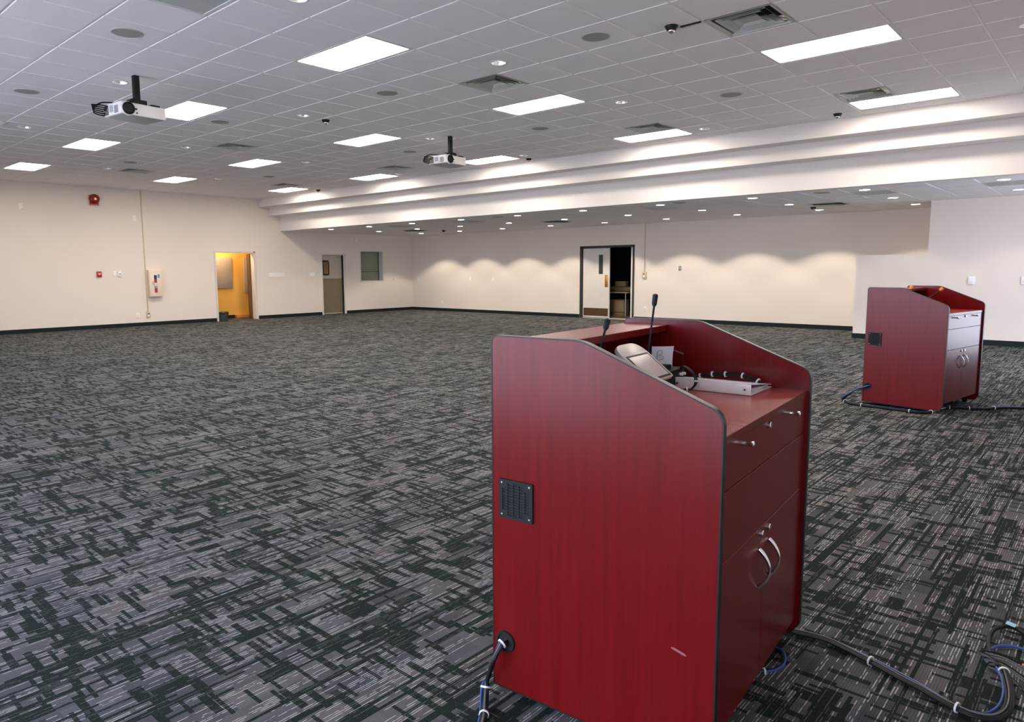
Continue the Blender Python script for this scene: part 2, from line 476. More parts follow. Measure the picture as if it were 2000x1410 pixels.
def place_tiles(cells, parent, keep, dz=None):
    cells = sorted(cells, key=shown, reverse=True); rest = MB()
    for k, q in enumerate(cells):
        sx, sy = round(q[1] - q[0], 3), round(q[3] - q[2], 3)
        ajar = parent is CEIL and (q[6], q[7]) == (3, -9); dz = 0
        if ajar: sx -= .035; sy -= .035; q = (q[0] + .035, q[1], q[2], q[3] - .035) + q[4:]
        hx, hy = (q[0] + q[1]) / 2, (q[2] + q[3]) / 2
        if k < keep and shown(q) > 60:
            key = (sx, sy, q[5])
            if key not in TM: TM[key] = tile_mesh(sx, sy, .088 if q[5] else 0).mesh('tile', M['tile'], smooth=False)
            link('tile', TM[key], parent, (hx, hy, q[4] + dz))
        else:
            t = tile_mesh(sx, sy, .088 if q[5] else 0); rest.add([(v[0] + hx, v[1] + hy, v[2] + q[4] + dz) for v in t.v], t.f)
    tag(rest.build('distant_tiles', M['tile'], parent, smooth=False), kind='stuff')
place_tiles(cells, CEIL, 300)
def tees(parent, xs, ys, z, x0, x1, y0, y1, nm):
    b = MB()
    for y in ys:
        if not y0 < y < y1: continue
        if parent is CEIL and abs(y - (Y0 + T * 4)) < .01: b.box(x0, X0 - T * 9, y - .012, y + .012, z + .006, z + .04); b.box(X0 - T * 8, x1, y - .012, y + .012, z + .006, z + .04)
        else: b.box(x0, x1, y - .012, y + .012, z + .006, z + .04)
    for x in xs:
        if not x0 < x < x1: continue
        if parent is CEIL and abs(x - (X0 - T * 9)) < .01: b.box(x - .012, x + .012, y0, Y0 + T * 3, z + .007, z + .035); b.box(x - .012, x + .012, Y0 + T * 4, y1, z + .007, z + .035)
        else: b.box(x - .012, x + .012, y0, y1, z + .007, z + .035)
    tag(b.build(nm, M['tee'], parent, smooth=False), kind='stuff')
tees(CEIL, [X0 + T * c for c in range(-25, 13)], [Y0 + T * a for a in range(-11, 12)], CE, XL, XR, YF, F1, 'tee_grid')
CEIL2 = struct(MB().box(XL, XR, F3 + .2, YB, AL + .20, AL + .26).build('ceiling', M['plenum'], smooth=False), 'lower suspended ceiling beyond the bulkhead')
place_tiles(cells2, CEIL2, 150)
tees(CEIL2, [X0 + T * c for c in range(-25, 13)], [ALY + T * a for a in range(-4, 6)], AL, XL, XR, F3 + .2, YB, 'tee_grid')

# ---- baseboards
def base(name, boxes):
    b = MB()
    for q in boxes: b.box(*q)
    struct(b.build(name, M['base'], smooth=False))
BH = .10
base('baseboard_left', [(XL, XL + .012, YF, D1[0] - .05, 0, BH), (XL, XL + .012, D1[1] + .05, D2[0] - .05, 0, BH), (XL, XL + .012, D2[1] + .05, YB, 0, BH)])
base('baseboard_back', [(XL, DD[0] - .02, YB - .012, YB, 0, BH), (DD[1] + .02, XR, YB - .012, YB, 0, BH)])
base('baseboard_partition', [(-4.162, XR, YP - .012, YP, 0, BH), (-4.162, -4.15, YP, YP + .14, 0, BH)])
base('baseboard_right', [(XR - .012, XR, YF, YP, 0, BH)])

# ---- closet behind the first left doorway
cx0, cx1 = -20.75, XL - .14
for nm, q in (('wall_closet_back', (cx0 - .1, cx0, 8.9, 12.4, 0, 2.8)), ('wall_closet_left', (cx0, cx1, 8.9, 9.0, 0, 2.7)), ('wall_closet_right', (cx0, cx1, 12.3, 12.4, 0, 2.7)), ('ceiling', (cx0, cx1, 8.9, 12.4, 2.7, 2.8))):
    struct(MB().box(*q).build(nm, M['yellow'], smooth=False), 'yellow painted surface of the closet behind the left doorway')
base('baseboard_closet', [(cx0, cx0 + .012, 9.0, 10.96, 0, BH)])
struct(MB().box(cx0, cx0 + .12, 10.97, 12.3, 0, .10).build('trim_2', mat('orange step', (.62, .27, .05), .6), bevel=.006))  # low step in one orange base colour
l = bpy.data.lights.new('closet_bulb', 'POINT'); l.energy = CLOSET_W; l.color = (1, .86, .60); l.shadow_soft_size = .08
lo = bpy.data.objects.new('closet_bulb', l); COL.objects.link(lo); lo.location = (cx0 + .42, 10.3, 2.5); lo['kind'] = 'helper'

# ---- storeroom behind the double door
b = MB()
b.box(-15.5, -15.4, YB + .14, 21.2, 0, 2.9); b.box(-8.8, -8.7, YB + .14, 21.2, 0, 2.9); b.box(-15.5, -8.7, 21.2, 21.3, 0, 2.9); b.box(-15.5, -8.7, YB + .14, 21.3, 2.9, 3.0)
struct(b.build('wall_storeroom', M['unlitwall'], smooth=False), 'dark storeroom behind the open double door')
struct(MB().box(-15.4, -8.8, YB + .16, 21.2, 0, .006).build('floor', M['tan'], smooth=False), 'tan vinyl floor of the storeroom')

# ---- doorway with white frame on the left wall, brown leaf folded into the closet
def frame_y(name, y0, y1, z1, m, w=.05, dep=.03):
    b = MB(); X1 = XL + dep; Xa = XL - .16
    b.box(Xa, X1, y0 - .04, y0 + .008, 0, z1); b.box(Xa, X1, y1 - .05, y1 + w - .05, 0, z1); b.box(Xa, X1, y0 - w + .05, y1 + w - .05, z1 - .05, z1)
    return struct(b.build(name, m, bevel=.004, seg=1))
d1 = frame_y('door_1', D1[0], D1[1], D1[2], M['frame']); d1['label'] = 'white framed doorway with a brown leaf open into a yellow closet'
b = MB(); b.box(0, .045, -.80, 0, .01, 1.98)
leaf = b.build('door_leaf', M['browndoor'], d1, (XL - .17, 11.10, 0), bevel=.003, seg=1); leaf.rotation_euler = (0, 0, math.radians(-114))
MB().tube([(.03, -.72, 1.0), (.085, -.72, 1.0), (.085, -.62, 1.0)], .010).build('lever', M['steel'], leaf)

# ---- swing door with kick plate
struct(MB().box(XL - .60, XL - .50, 13.2, 14.8, 0, 2.4).build('wall_lightblock', M['unlitwall'], smooth=False), 'added dark wall behind the swing door, blocking light leaks')  # added unseen box that stops outside light leaking round the door
for q in ((13.2, 13.3), (14.7, 14.8)): struct(MB().box(XL - .50, XL - .14, q[0], q[1], 0, 2.4).build('wall_lightblock', M['unlitwall'], smooth=False), 'added dark wall behind the swing door, blocking light leaks')
struct(MB().box(XL - .60, XL - .14, 13.2, 14.8, 2.4, 2.45).build('ceiling', M['unlitwall'], smooth=False), 'added dark cover behind the swing door, blocking light leaks')
d2 = frame_y('door_2', D2[0], D2[1], D2[2], M['frame']); d2['label'] = 'grey swing door with a rounded window and metal kick plate'
xf = XL - .055
b = MB(); b.box(xf - .04, xf, D2[0] + .012, D2[1] - .075, .012, 1.968)
lf = b.build('door_leaf', mat('grey painted door', (.46, .42, .33), .5), d2, bevel=.004, seg=1)
MB().box(xf, xf + .004, D2[0] + .03, D2[1] - .09, .05, 1.20).build('kick_plate', mat('worn bronze kick plate', (.24, .20, .13), .42, .6), lf, smooth=False)
pl = rounded([(13.60, 1.30), (13.87, 1.30), (13.87, 1.80), (13.60, 1.80)], [.08] * 4)
MB().prism(pl, 0, xf, xf + .012).build('window_gasket', M['black'], lf)
pl = rounded([(13.64, 1.345), (13.83, 1.345), (13.83, 1.755), (13.64, 1.755)], [.05] * 4)
MB().prism(pl, 0, xf + .010, xf + .015).build('pane', mat('amber door glass', (.16, .085, .02), .15), lf)
MB().box(xf - .01, XL + .002, D2[1] - .075, D2[1] - .05, 0, 1.97).build('hinge_edge', M['black'], d2, smooth=False)
MB().box(xf, xf + .025, 14.20, 14.33, 1.86, 1.93).build('closer_bracket', M['steel'], lf, bevel=.004)

# ---- serving hatch with shutter
o = MB(); t = .05
for q in ((W1[0] - t, W1[0], W1[2] - t, W1[3] + t), (W1[1] - .003, W1[1] + t, W1[2] - t, W1[3] + t), (W1[0], W1[1], W1[2] - t, W1[2]), (W1[0], W1[1], W1[3], W1[3] + t)):
    o.box(XL - .26, XL + .012, q[0], q[1], q[2], q[3])
w1 = struct(o.build('window_1', M['frame'], bevel=.003, seg=1), 'recessed serving hatch closed by a green grey shutter')
sp = MB().box(XL - .235, XL - .22, W1[0], W1[1], 1.425, W1[3]).build('shutter_panel', M['shutter'], w1, smooth=False)
MB().box(XL - .235, XL - .22, W1[0], W1[1], W1[2], 1.41).build('shutter_panel', M['shutter'], w1, smooth=False)
MB().box(XL - .238, XL - .233, W1[0], W1[1], 1.40, 1.43).build('shutter_joint', M['dark'], w1, smooth=False)
MB().box(XL - .22, XL - .19, W1[1] - .035, W1[1] - .004, W1[2], W1[3]).build('guide_rail', mat('dark shutter rail', (.12, .125, .09), .5), w1, bevel=.003)
MB().torus(.022, .006, (XL - .215, W1[0] + .10, 1.25), 0, 16, 6).build('pull_ring', M['steel'], w1)

# ---- double door
d3 = MB(); xa_, xb_, zt = DD
d3.box(xa_, xa_ + .09, YB - .03, YB + .16, 0, zt); d3.box(xb_ - .045, xb_, YB - .03, YB + .16, 0, zt); d3.box(xa_, xb_, YB - .03, YB + .16, zt - .06, zt)
d3 = struct(d3.build('door_3', M['darkframe'], bevel=.004, seg=1), 'dark framed double door, left leaf shut and right leaf open')
lx0, lx1 = xa_ + .095, xa_ + 1.01
lf = MB().box(lx0, lx1, YB + .01, YB + .055, .03, zt - .07).build('door_leaf', M['doorwhite'], d3, bevel=.003, seg=1)
MB().box(lx0 + .03, lx1 - .03, YB + .005, YB + .011, .07, .30).build('kick_plate', M['brownplate'], lf, smooth=False)
MB().box(lx1 - .36, lx1 - .22, YB + .002, YB + .011, 1.30, 1.86).build('pane', mat('dark wired glass', (.05, .06, .05), .15), lf, bevel=.004)
MB().box(lx1 - .15, lx1 - .04, YB + .003, YB + .011, .92, 1.28).build('push_plate', M['brass'], lf, bevel=.002)
MB().box(xb_ - .105, xb_ - .05, YB - .012, YB + .90, .03, zt - .07).build('door_leaf', M['doorwhite'], d3, bevel=.003, seg=1)
MB().box(lx0, xb_ - .07, YB - .01, YB + .10, 0, .012).build('threshold', M['whitemetal'], d3, bevel=.003)

# ================================================================== THINGS ON THE HIGH CEILING
def ceiling_light(lens, label, a, c, proto=[None, None]):
    i = 0 if lens is M['lens'] else 1
    loc = (X0 + T * c, Y0 + T * a, CE)
    if proto[i] is None:
        t = thing('ceiling_light', label, 'light', loc, 0, 'fluorescent panels in the high ceiling' if i == 0 else None)
        L, W = 2 * T, T; e = .006; bw = .032; b = MB()
        b.box(e, L - e, e, e + bw, 0, .03); b.box(e, L - e, W - e - bw, W - e, 0, .03); b.box(e, e + bw, e + bw, W - e - bw, 0, .03); b.box(L - e - bw, L - e, e + bw, W - e - bw, 0, .03)
        b.build('frame', M['whitemetal'], t, bevel=.003, seg=1)
        b = MB(); z = .006; b.quad((e + bw, e + bw, z), (e + bw, W - e - bw, z), (L - e - bw, W - e - bw, z), (L - e - bw, e + bw, z))
        b.build('lens', lens, t, smooth=False)
        MB().box(.05, L - .05, .05, W - .05, .04, .10).build('housing', M['whitemetal'], t, smooth=False)
        proto[i] = t; return t
    return dup(proto[i], loc, label)
LL = ['lit fluorescent panel in the row nearest the camera, rightmost and biggest of that row',
      'lit fluorescent panel at upper right, just beyond the largest grey vent',
      'lit fluorescent panel below the grey vent left of the ceiling centre',
      'lit fluorescent panel half hidden behind the left white projector',
      'lit fluorescent panel second from the left in the nearest row, above the left wall',
      'lit fluorescent panel at the far left edge, above the left wall',
      'lit fluorescent panel just right of the ajar ceiling tile, in the middle row',
      'lit fluorescent panel in the middle row, second from the left wall',
      'lit fluorescent panel in the middle row, closest to the left wall',
      'lit fluorescent panel half hidden behind the right white projector',
      'lit fluorescent panel beside the bulkhead at far right, touching a vent',
      'lit fluorescent panel beside the bulkhead, second from the right',
      'lit fluorescent panel beside the bulkhead, second from the left wall',
      'lit fluorescent panel beside the bulkhead, nearest the left wall corner']
for (a, c), s in zip(LIGHTS, LL): ceiling_light(M['lens'], s, a, c)
for a, c in HIDDEN_LIGHTS: ceiling_light(M['lens'], 'lit fluorescent panel above the top of the view, right of the unlit one', a, c)
ceiling_light(M['offlens'], 'unlit grey fluorescent panel cut by the top edge of the photo', *UNLIT[0])

def frustum(b, h0, z0, h1, z1, th=.003):
    for dz in (0, th):
        vs = [(-h0, -h0, z0 + dz), (h0, -h0, z0 + dz), (h0, h0, z0 + dz), (-h0, h0, z0 + dz), (-h1, -h1, z1 + dz), (h1, -h1, z1 + dz), (h1, h1, z1 + dz), (-h1, h1, z1 + dz)]
        b.add(vs, [(0, 1, 5, 4), (1, 2, 6, 5), (2, 3, 7, 6), (3, 0, 4, 7)])
def make_vent(label, loc, group):
    t = thing('ceiling_vent', label, 'vent', loc, 0, group); h = T / 2 - .005
    b = MB(); b.box(-h, h, -h, -h + .02, .11, .13)
    b = MB()
    vs = [(-h, -h), (h, -h), (h, h), (-h, h)]
    b.add([(x, y, 0) for x, y in vs] + [(x * .93, y * .93, 0) for x, y in vs] + [(x * .90, y * .90, .02) for x, y in vs],
          [(0, 1, 5, 4), (1, 2, 6, 5), (2, 3, 7, 6), (3, 0, 4, 7), (4, 5, 9, 8), (5, 6, 10, 9), (6, 7, 11, 10), (7, 4, 8, 11)])
    b.build('frame', M['vent'], t, smooth=False)
    b = MB(); frustum(b, .225, .004, .155, .070); b.build('louvre', M['vent'], t, smooth=False)
    b = MB(); frustum(b, .168, .004, .105, .060); b.build('louvre', M['vent'], t, smooth=False)
    b = MB(); frustum(b, .115, .003, .085, .025); b.quad((-.085, -.085, .025), (.085, -.085, .025), (.085, .085, .025), (-.085, .085, .025)); b.build('centre_plate', M['vent'], t, smooth=False)
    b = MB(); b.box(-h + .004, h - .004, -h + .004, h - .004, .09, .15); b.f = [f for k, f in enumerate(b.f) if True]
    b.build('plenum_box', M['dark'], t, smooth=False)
    for sx in (-1, 1):
        for sy in (-1, 1): MB().tube([(.08 * sx, .08 * sy, .05), (.27 * sx, .27 * sy, .03)], .004, 6).build('spring_wire', M['steel'], t)
    return t
VL = ['large grey square vent at the top edge, right of centre', 'grey square vent left of the ceiling centre, above a lit panel',
      'grey square vent touching the lit panel at far right beside the bulkhead', 'grey square vent behind the second lit panel from the right beside the bulkhead',
      'grey square vent between the ajar tile and the left wall', 'grey square vent beside the bulkhead, left of the right projector',
      'small distant grey vent in the near row closest to the left wall', 'small distant grey vent beside the bulkhead near the left wall corner']
v0 = None
for (a, c), s in zip(VENTS, VL):
    loc = (X0 + T * (c + .5), Y0 + T * (a + .5), CE)
    v0 = make_vent(s, loc, 'square vents in the high ceiling') if v0 is None else v0
    if v0.get('label') != s: dup(v0, loc, s)

def make_down(name, label, loc, bulb, group, r=.082):
    t = thing(name, label, 'downlight', loc, 0, group)
    MB().lathe([(r + .014, .001), (r + .014, -.004), (r - .002, -.005), (r - .004, .0)], 28).build('trim_ring', M['whitemetal'], t)
    MB().lathe([(r - .003, -.002), (r - .012, .03), (r - .032, .075), (.034, .10)], 28).build('reflector', M['reflector'], t)
    MB().lathe([(.0345, .075), (.034, .10), (.0, .10)], 16).build('lamp_socket', M['whitemetal'], t)
    MB().lathe([(.002, .020), (.034, .026), (.050, .045), (.03, .098)], 16).build('lamp', bulb, t)
    return t
ROWS = {-1.5: 'row nearest the camera', 2.5: 'second row', 6.5: 'third row', 10.5: 'row beside the bulkhead'}
ORD = ['first', 'second', 'third', 'fourth', 'fifth']
byrow = {}
for a, c in DOWN: byrow.setdefault(a, []).append(c)
dl0 = None
for a, cs in byrow.items():
    for k, c in enumerate(sorted(cs, reverse=True)):
        s = 'shiny recessed downlight in the high ceiling, %s, %s from the right' % (ROWS[a], ORD[k])
        if (a, c) == (10.5, -.5): c = -.5
        loc = (X0 + T * (c), Y0 + T * (a), CE)
        if dl0 is None: dl0 = make_down('downlight', s, loc, M['glintbulb'], 'shiny downlights in the high ceiling')
        else: dup(dl0, loc, s)

def make_speaker(label, loc, r=.135):
    t = thing('ceiling_speaker', label, 'speaker', loc, 0, 'round grey ceiling speakers')
    MB().lathe([(r - .01, 0), (r - .012, -.006), (r * .5, -.009), (0.001, -.010)], 36).build('grille', M['speaker'], t)
    MB().lathe([(r, .001), (r, -.004), (r - .008, -.008), (r - .012, -.005)], 36).build('rim', M['vent'], t)
    return t
SPK = [(-2.5, -3.5, 'round grey ceiling speaker above and left of the left projector'), (-2.5, -8.5, 'round grey ceiling speaker near the left edge, left of the left projector'),
       (2.5, 1.5, 'round grey ceiling speaker left of the black dome camera at the top'), (2.5, -3.5, 'round grey ceiling speaker in the middle, below the biggest left lit panel'),
       (1.5, -8.5, 'round grey ceiling speaker just right of the panel behind the left projector'), (7.5, 1.5, 'round grey ceiling speaker at right, below the long upper right panel'),
       (7.5, -3.5, 'round grey ceiling speaker between the second row panel and the bulkhead'), (7.5, -8.5, 'round grey ceiling speaker left of the right projector'),
       (2.5, -16.5, 'small distant grey ceiling speaker above the third panel of the left wall'), (7.5, -16.5, 'small distant grey ceiling speaker near the bulkhead at left')]
s0 = None
for a, c, s in SPK:
    loc = (X0 + T * c, Y0 + T * a, CE)
    if s0 is None: s0 = make_speaker(s, loc)
    else: dup(s0, loc, s)
tag(MB().lathe([(.05, 0), (.05, -.012), (.035, -.03), (.001, -.035)], 20).build('smoke_detector', M['vent'], None, (X0 + T * -12.2, Y0 + T * -2.0, CE)), 'small grey detector on the ceiling at the left edge', 'detector')

def make_dome(label, loc, s=.68):
    t = thing('dome_camera', label, 'camera', loc, 0, 'small black dome cameras')
    MB().lathe([(.085 * s, 0), (.085 * s, -.012 * s), (.062 * s, -.055 * s), (.05 * s, -.06 * s), (.001, -.06 * s)], 24).build('housing', M['black'], t)
    pr = [(.046 * s * math.cos(k * PI / 14), (-.058 - .042 * math.sin(k * PI / 14)) * s) for k in range(8)]; pr[-1] = (.001, pr[-1][1])
    MB().lathe(pr, 20).build('dome', M['chrome'], t)
    return t
DC = [((-3.23, 6.03, CE), 'black dome camera at the top of the view, left of the largest vent'), ((-8.79, 6.19, CE), 'black dome camera above the ajar ceiling tile'),
      ((-3.256, 11.0, CE), 'black dome camera at right, against the bulkhead'), ((-8.95, 11.05, CE), 'black dome camera against the bulkhead, right of the right projector'),
      ((-16.35, 11.20, CE), 'black dome camera at the far left end of the bulkhead'), ((-4.97, 15.50, AL), 'black dome camera under the low ceiling at right'),
      ((-16.07, 15.60, AL), 'black dome camera under the low ceiling at far left')]
c0 = None
for loc, s in DC:
    if c0 is None: c0 = make_dome(s, loc)
    else: dup(c0, loc, s)
tag(MB().box(-3.17, -2.98, 6.085, 6.105, CE - .012, CE - .0005).build('surface_raceway', M['black'], None, smooth=False), 'thin black cable strip running from the top dome camera to the vent', 'cable strip')

# ---- projectors
def make_projector(label, loc, rz):
    t = thing('projector', label, 'projector', loc, rz, 'white ceiling projectors')     # local: lens looks to +x, width along y, hung from z=0
    MB().box(-.03, .03, -.03, .03, -.30, 0).build('ceiling_pole', M['black'], t, bevel=.004)
    b = MB(); b.box(-.06, .07, -.09, .08, -.315, -.268); b.box(-.10, .12, -.12, -.09, -.325, -.300); b.box(-.10, .12, .10, .20, -.325, -.308); b.box(-.03, .03, -.12, .20, -.318, -.302)
    b.build('mount_bracket', M['black'], t, bevel=.004)
    b = MB(); pl = rounded([(-.27, -.245), (.12, -.245), (.12, .27), (-.27, .27)], [.025] * 4)
    b.prism(pl, 2, -.455, -.325); body = b.build('body', M['whiteplastic'], t, bevel=.010)
    b = MB(); b.add([(-.24, -.22, -.455), (.10, -.22, -.455), (.10, .25, -.455), (-.24, .25, -.455), (-.16, -.14, -.482), (.04, -.14, -.482), (.04, .18, -.482), (-.16, .18, -.482)],
                    [(0, 1, 5, 4), (1, 2, 6, 5), (2, 3, 7, 6), (3, 0, 4, 7), (4, 5, 6, 7)]); b.build('base_cover', mat('pale grey plastic', (.45, .45, .46), .5), t)
    cy_ = -.170
    MB().lathe([(.074, .112), (.074, .128), (.066, .134)], 32, (0, cy_, -.395), 0).build('lens_ring', M['whiteplastic'], body)
    MB().lathe([(.066, .118), (.066, .150), (.060, .156), (.054, .150), (.050, .140), (.001, .138)], 32, (0, cy_, -.395), 0).build('lens', M['black'], body)
    MB().box(.135, .150, cy_ + .06, cy_ + .092, -.402, -.385).build('focus_tab', M['black'], body, bevel=.003)
    MB().lathe([(.009, .119), (.009, .123), (.001, .123)], 12, (0, cy_ + .10, -.43), 0).build('sensor', M['black'], body)
    b = MB()
    for k in range(7): b.box(-.02 + k * .012, -.013 + k * .012, -.2485, -.243, -.44, -.36)
    tag(b.build('vent_slats', mat('grey slats', (.40, .40, .42), .5), body, smooth=False), kind='stuff')
    MB().box(-.125, -.05, -.2475, -.243, -.42, -.35).build('rating_label', mat('grey label', (.45, .45, .48), .6), body, smooth=False)
    MB().box(-.255, -.15, -.247, -.243, -.445, -.345).build('connector_panel', mat('dark connector panel', (.16, .15, .15), .5), body, smooth=False)
    cols = [M['rubber'], M['rubber'], mat('yellow plug', (.55, .36, .05), .4), M['rubber'], M['rubber'], M['rubber']]
    for k in range(6):
        y, z = -.245, -.44 + k * .018; x_ = -.245 + .016 * k
        MB().tube([(x_, y, z), (x_, y - .03, z)], .008, 8).build('plug', cols[k] if k == 2 else M['black'], t)
        pts = spline([(x_, y - .028, z), (x_ - .01, y - .06, z + .004), (x_ - .04, y - .10 - .010 * k, -.41 + .012 * k), (-.25, y - .085, -.345), (-.20, y - .03, -.308), (-.10, -.13, -.306), (-.03, -.03, -.295)], 6)
        MB().tube(pts, .0075, 6).build('cable', M['rubber'], t)
    return t
p0 = make_projector('white ceiling projector on a black pole at left, the nearer one', (-8.362, 3.378, CE), math.radians(6))
dup(p0, (-8.397, 8.328, CE), 'white ceiling projector on a black pole near the bulkhead, the farther one', math.radians(6))

# ================================================================== LOW CEILING
ad0 = None
for r, (yy, rn) in enumerate(AD):
    for k, xx in enumerate(ADX):
        if yy > YP and xx > -2.9: continue
        s = 'lit downlight in the low ceiling, %s row, %s from the right end' % (rn, ['first', 'second', 'third', 'fourth', 'fifth', 'sixth', 'seventh', 'eighth', 'ninth', 'tenth'][k])
        if rn == 'rear': s = 'lit downlight in the low ceiling, rear row, %s from the right end' % ['', 'first', 'second', 'third', 'fourth', 'fifth', 'sixth', 'seventh', 'eighth', 'ninth'][k]
        loc = (xx, yy, AL)
        if ad0 is None:
            ad0 = thing('downlight', s, 'downlight', loc, 0, 'lit downlights in the low ceiling'); r_ = .086
            MB().lathe([(r_ + .014, .001), (r_ + .014, -.004), (r_ - .002, -.005), (r_ - .004, .0)], 24).build('trim_ring', M['whitemetal'], ad0)
            MB().lathe([(r_ - .003, -.002), (r_ - .010, .018), (.06, .028)], 24).build('reflector', M['reflector'], ad0)
            MB().lathe([(.082, .002), (.070, -.003), (.001, -.004)], 24).build('lamp', M['bulb'], ad0)
            root = ad0
        else: root = dup(ad0, loc, s)
        l = bpy.data.lights.new('lamp_beam', 'SPOT'); l.energy = SPOT_W * (2.7 if rn == 'rear' else .65); l.color = SPOT_COL; l.spot_size = math.radians(113); l.spot_blend = .26; l.shadow_soft_size = .05
        lo = bpy.data.objects.new('lamp_beam', l); COL.objects.link(lo); lo.location = (xx, yy, AL - .02); lo['kind'] = 'helper'
# grey return grilles and dark vents of the low ceiling
def low_vent(label, x, y, dark):
    t = thing('ceiling_vent', label, 'vent', (x, y, AL), 0, 'vents of the low ceiling')
    b = MB(); h = T / 2 - .006
    b.box(-h, h, -h, -h + .03, -.006, .012); b.box(-h, h, h - .03, h, -.006, .012); b.box(-h, -h + .03, -h + .03, h - .03, -.006, .012); b.box(h - .03, h, -h + .03, h - .03, -.006, .012)
    b.build('frame', M['vent'], t, smooth=False)
    if dark:
        b = MB(); frustum(b, .24, -.03, .16, -.004); b.build('louvre', M['vent'], t, smooth=False)
        b = MB(); frustum(b, .15, -.03, .08, -.006); b.quad((-.08, -.08, -.006), (.08, -.08, -.006), (.08, .08, -.006), (-.08, .08, -.006)); b.build('centre_plate', M['vent'], t, smooth=False)
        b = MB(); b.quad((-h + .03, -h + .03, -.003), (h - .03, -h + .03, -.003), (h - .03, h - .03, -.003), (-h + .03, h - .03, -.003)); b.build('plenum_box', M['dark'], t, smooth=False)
    else:
        b = MB()
        b.quad((-h + .03, -h + .03, -.003), (h - .03, -h + .03, -.003), (h - .03, h - .03, -.003), (-h + .03, h - .03, -.003)); b.build('grille', M['speaker'], t, smooth=False)
        b = MB()
        for k in range(12): b.box(-h + .03, h - .03, -h + .05 + k * .043, -h + .062 + k * .043, -.006, -.003)
        tag(b.build('blades', M['vent'], t, smooth=False), kind='stuff')
xc = lambda c: X0 + T * (c + .5)
yc = ALY + T * -1.5
for c, y, dk, s in [(5, yc, 0, 'grey return grille in the low ceiling beside the rightmost front lamp'), (2, yc, 0, 'grey return grille in the low ceiling beside the second front lamp from the right'),
                    (-4.5, yc, 0, 'grey return grille in the low ceiling above the right half of the double door'), (-13.5, yc, 0, 'grey return grille in the low ceiling, fourth from the right'),
                    (-18, yc, 0, 'grey return grille in the low ceiling nearest the left wall'),
                    (0, ALY + T * 1.5 - .15, 1, 'dark square vent in the low ceiling at right, beside a black dome'), (-11, ALY + T * 1.5 - .15, 1, 'dark square vent in the low ceiling left of the double door'),
                    (-20, ALY + T * 1.5 - .15, 1, 'dark square vent in the low ceiling over the far left corner')]:
    low_vent(s, xc(c), y, dk)
for x, y, s in [(-6.45, 12.50, 'round grey speaker in the low ceiling, middle of three'), (-3.91, 12.60, 'round grey speaker in the low ceiling, rightmost of three'), (-11.2, 12.66, 'round grey speaker in the low ceiling, leftmost of three')]:
    dup(s0, (x, y, AL), s)

# ================================================================== WALL FITTINGS
def onwall(name, label, cat, o, normal, group=None):
    """an Empty on a wall; local x runs along the wall, y out of it, z up"""
    rz = {'left': -PI / 2, 'back': PI, 'part': PI}[normal]
    return thing(name, label, cat, o, rz, group)
def plate(label, wall, p, z, w_=.075, h=.115, m=None, parts=None, cat='wall plate', name='wall_plate', group='blank white wall plates', d=.008):
    o = {'left': (XL, p, z), 'back': (p, YB, z), 'part': (p, YP, z)}[wall]
    t = onwall(name, label, cat, o, wall, group)
    MB().box(-w_ / 2, w_ / 2, 0, d, -h / 2, h / 2).build('plate', m or M['whiteplastic'], t, bevel=.003)
    if parts == 'outlet':
        for s in (-1, 1):
            MB().box(-.017, .017, d - .001, d + .002, s * .024 - .014, s * .024 + .014).build('socket', M['frame'], t, bevel=.003)
    elif parts == 'switch':
        MB().box(-.012, .012, d - .001, d + .006, -.025, .025).build('toggle', M['whitemetal'], t, bevel=.003)
    elif parts == 'thermo':
        MB().box(-.022, .022, d - .001, d + .002, -.012, .004).build('display', M['dark'], t, bevel=.001)
    else:
        for s in (-1, 1): MB().lathe([(.004, d), (.004, d + .0015), (.0005, d + .0015)], 8, (0, 0, s * .03), 1).build('screw', M['steel'], t)
    return t
plate('blank white plate high on the left wall at the left edge', 'left', 5.12, 3.04, .09, .14)
plate('blank white plate high on the left wall beside the ivory conduit', 'left', 7.71, 2.88, .09, .14)
plate('blank white plate on the left wall beside the thermostat', 'left', 7.12, 1.42, .08, .13)
plate('white thermostat with a small display on the left wall', 'left', 7.24, 1.41, .08, .13, parts='thermo', cat='thermostat', name='thermostat', group=None, d=.035)
plate('white outlet low on the left wall beside the ivory conduit box', 'left', 7.64, .29, .08, .13, parts='outlet', cat='outlet', name='wall_outlet', group='white outlets')
plate('white plate on the left wall right of the serving hatch', 'left', 16.63, 1.14, .08, .12, parts='switch', cat='switch', name='wall_switch', group=None)
plate('small white box high on the left wall above the swing door', 'left', 14.96, 2.48, .09, .13, cat='wall box', name='wall_box', group=None, d=.04)
plate('white plate on the back wall, closest to the left corner', 'back', -19.41, 1.13)
plate('white plate on the back wall, left of the middle pair', 'back', -16.77, 1.14)
plate('white plate on the back wall, right of the middle pair', 'back', -15.71, 1.14)
plate('white outlet low on the back wall near the left corner', 'back', -18.18, .31, parts='outlet', cat='outlet', name='wall_outlet', group='white outlets')
plate('white outlet low on the back wall right of the double door', 'back', -9.99, .33, .08, .13, parts='outlet', cat='outlet', name='wall_outlet', group='white outlets')
plate('metal plate with a switch on the back wall, right of the double door', 'back', -8.96, 1.45, .075, .12, M['steel'], 'switch', cat='switch', name='wall_switch', group=None)
plate('white plate with dark foot on the partition wall above the far lectern', 'part', -2.165, 1.19, .11, .14, d=.03)
plate('white plate on the partition wall at the right edge of the photo', 'part', -1.37, 1.19, .12, .14, parts='outlet', cat='outlet', name='wall_outlet', group=None, d=.03)
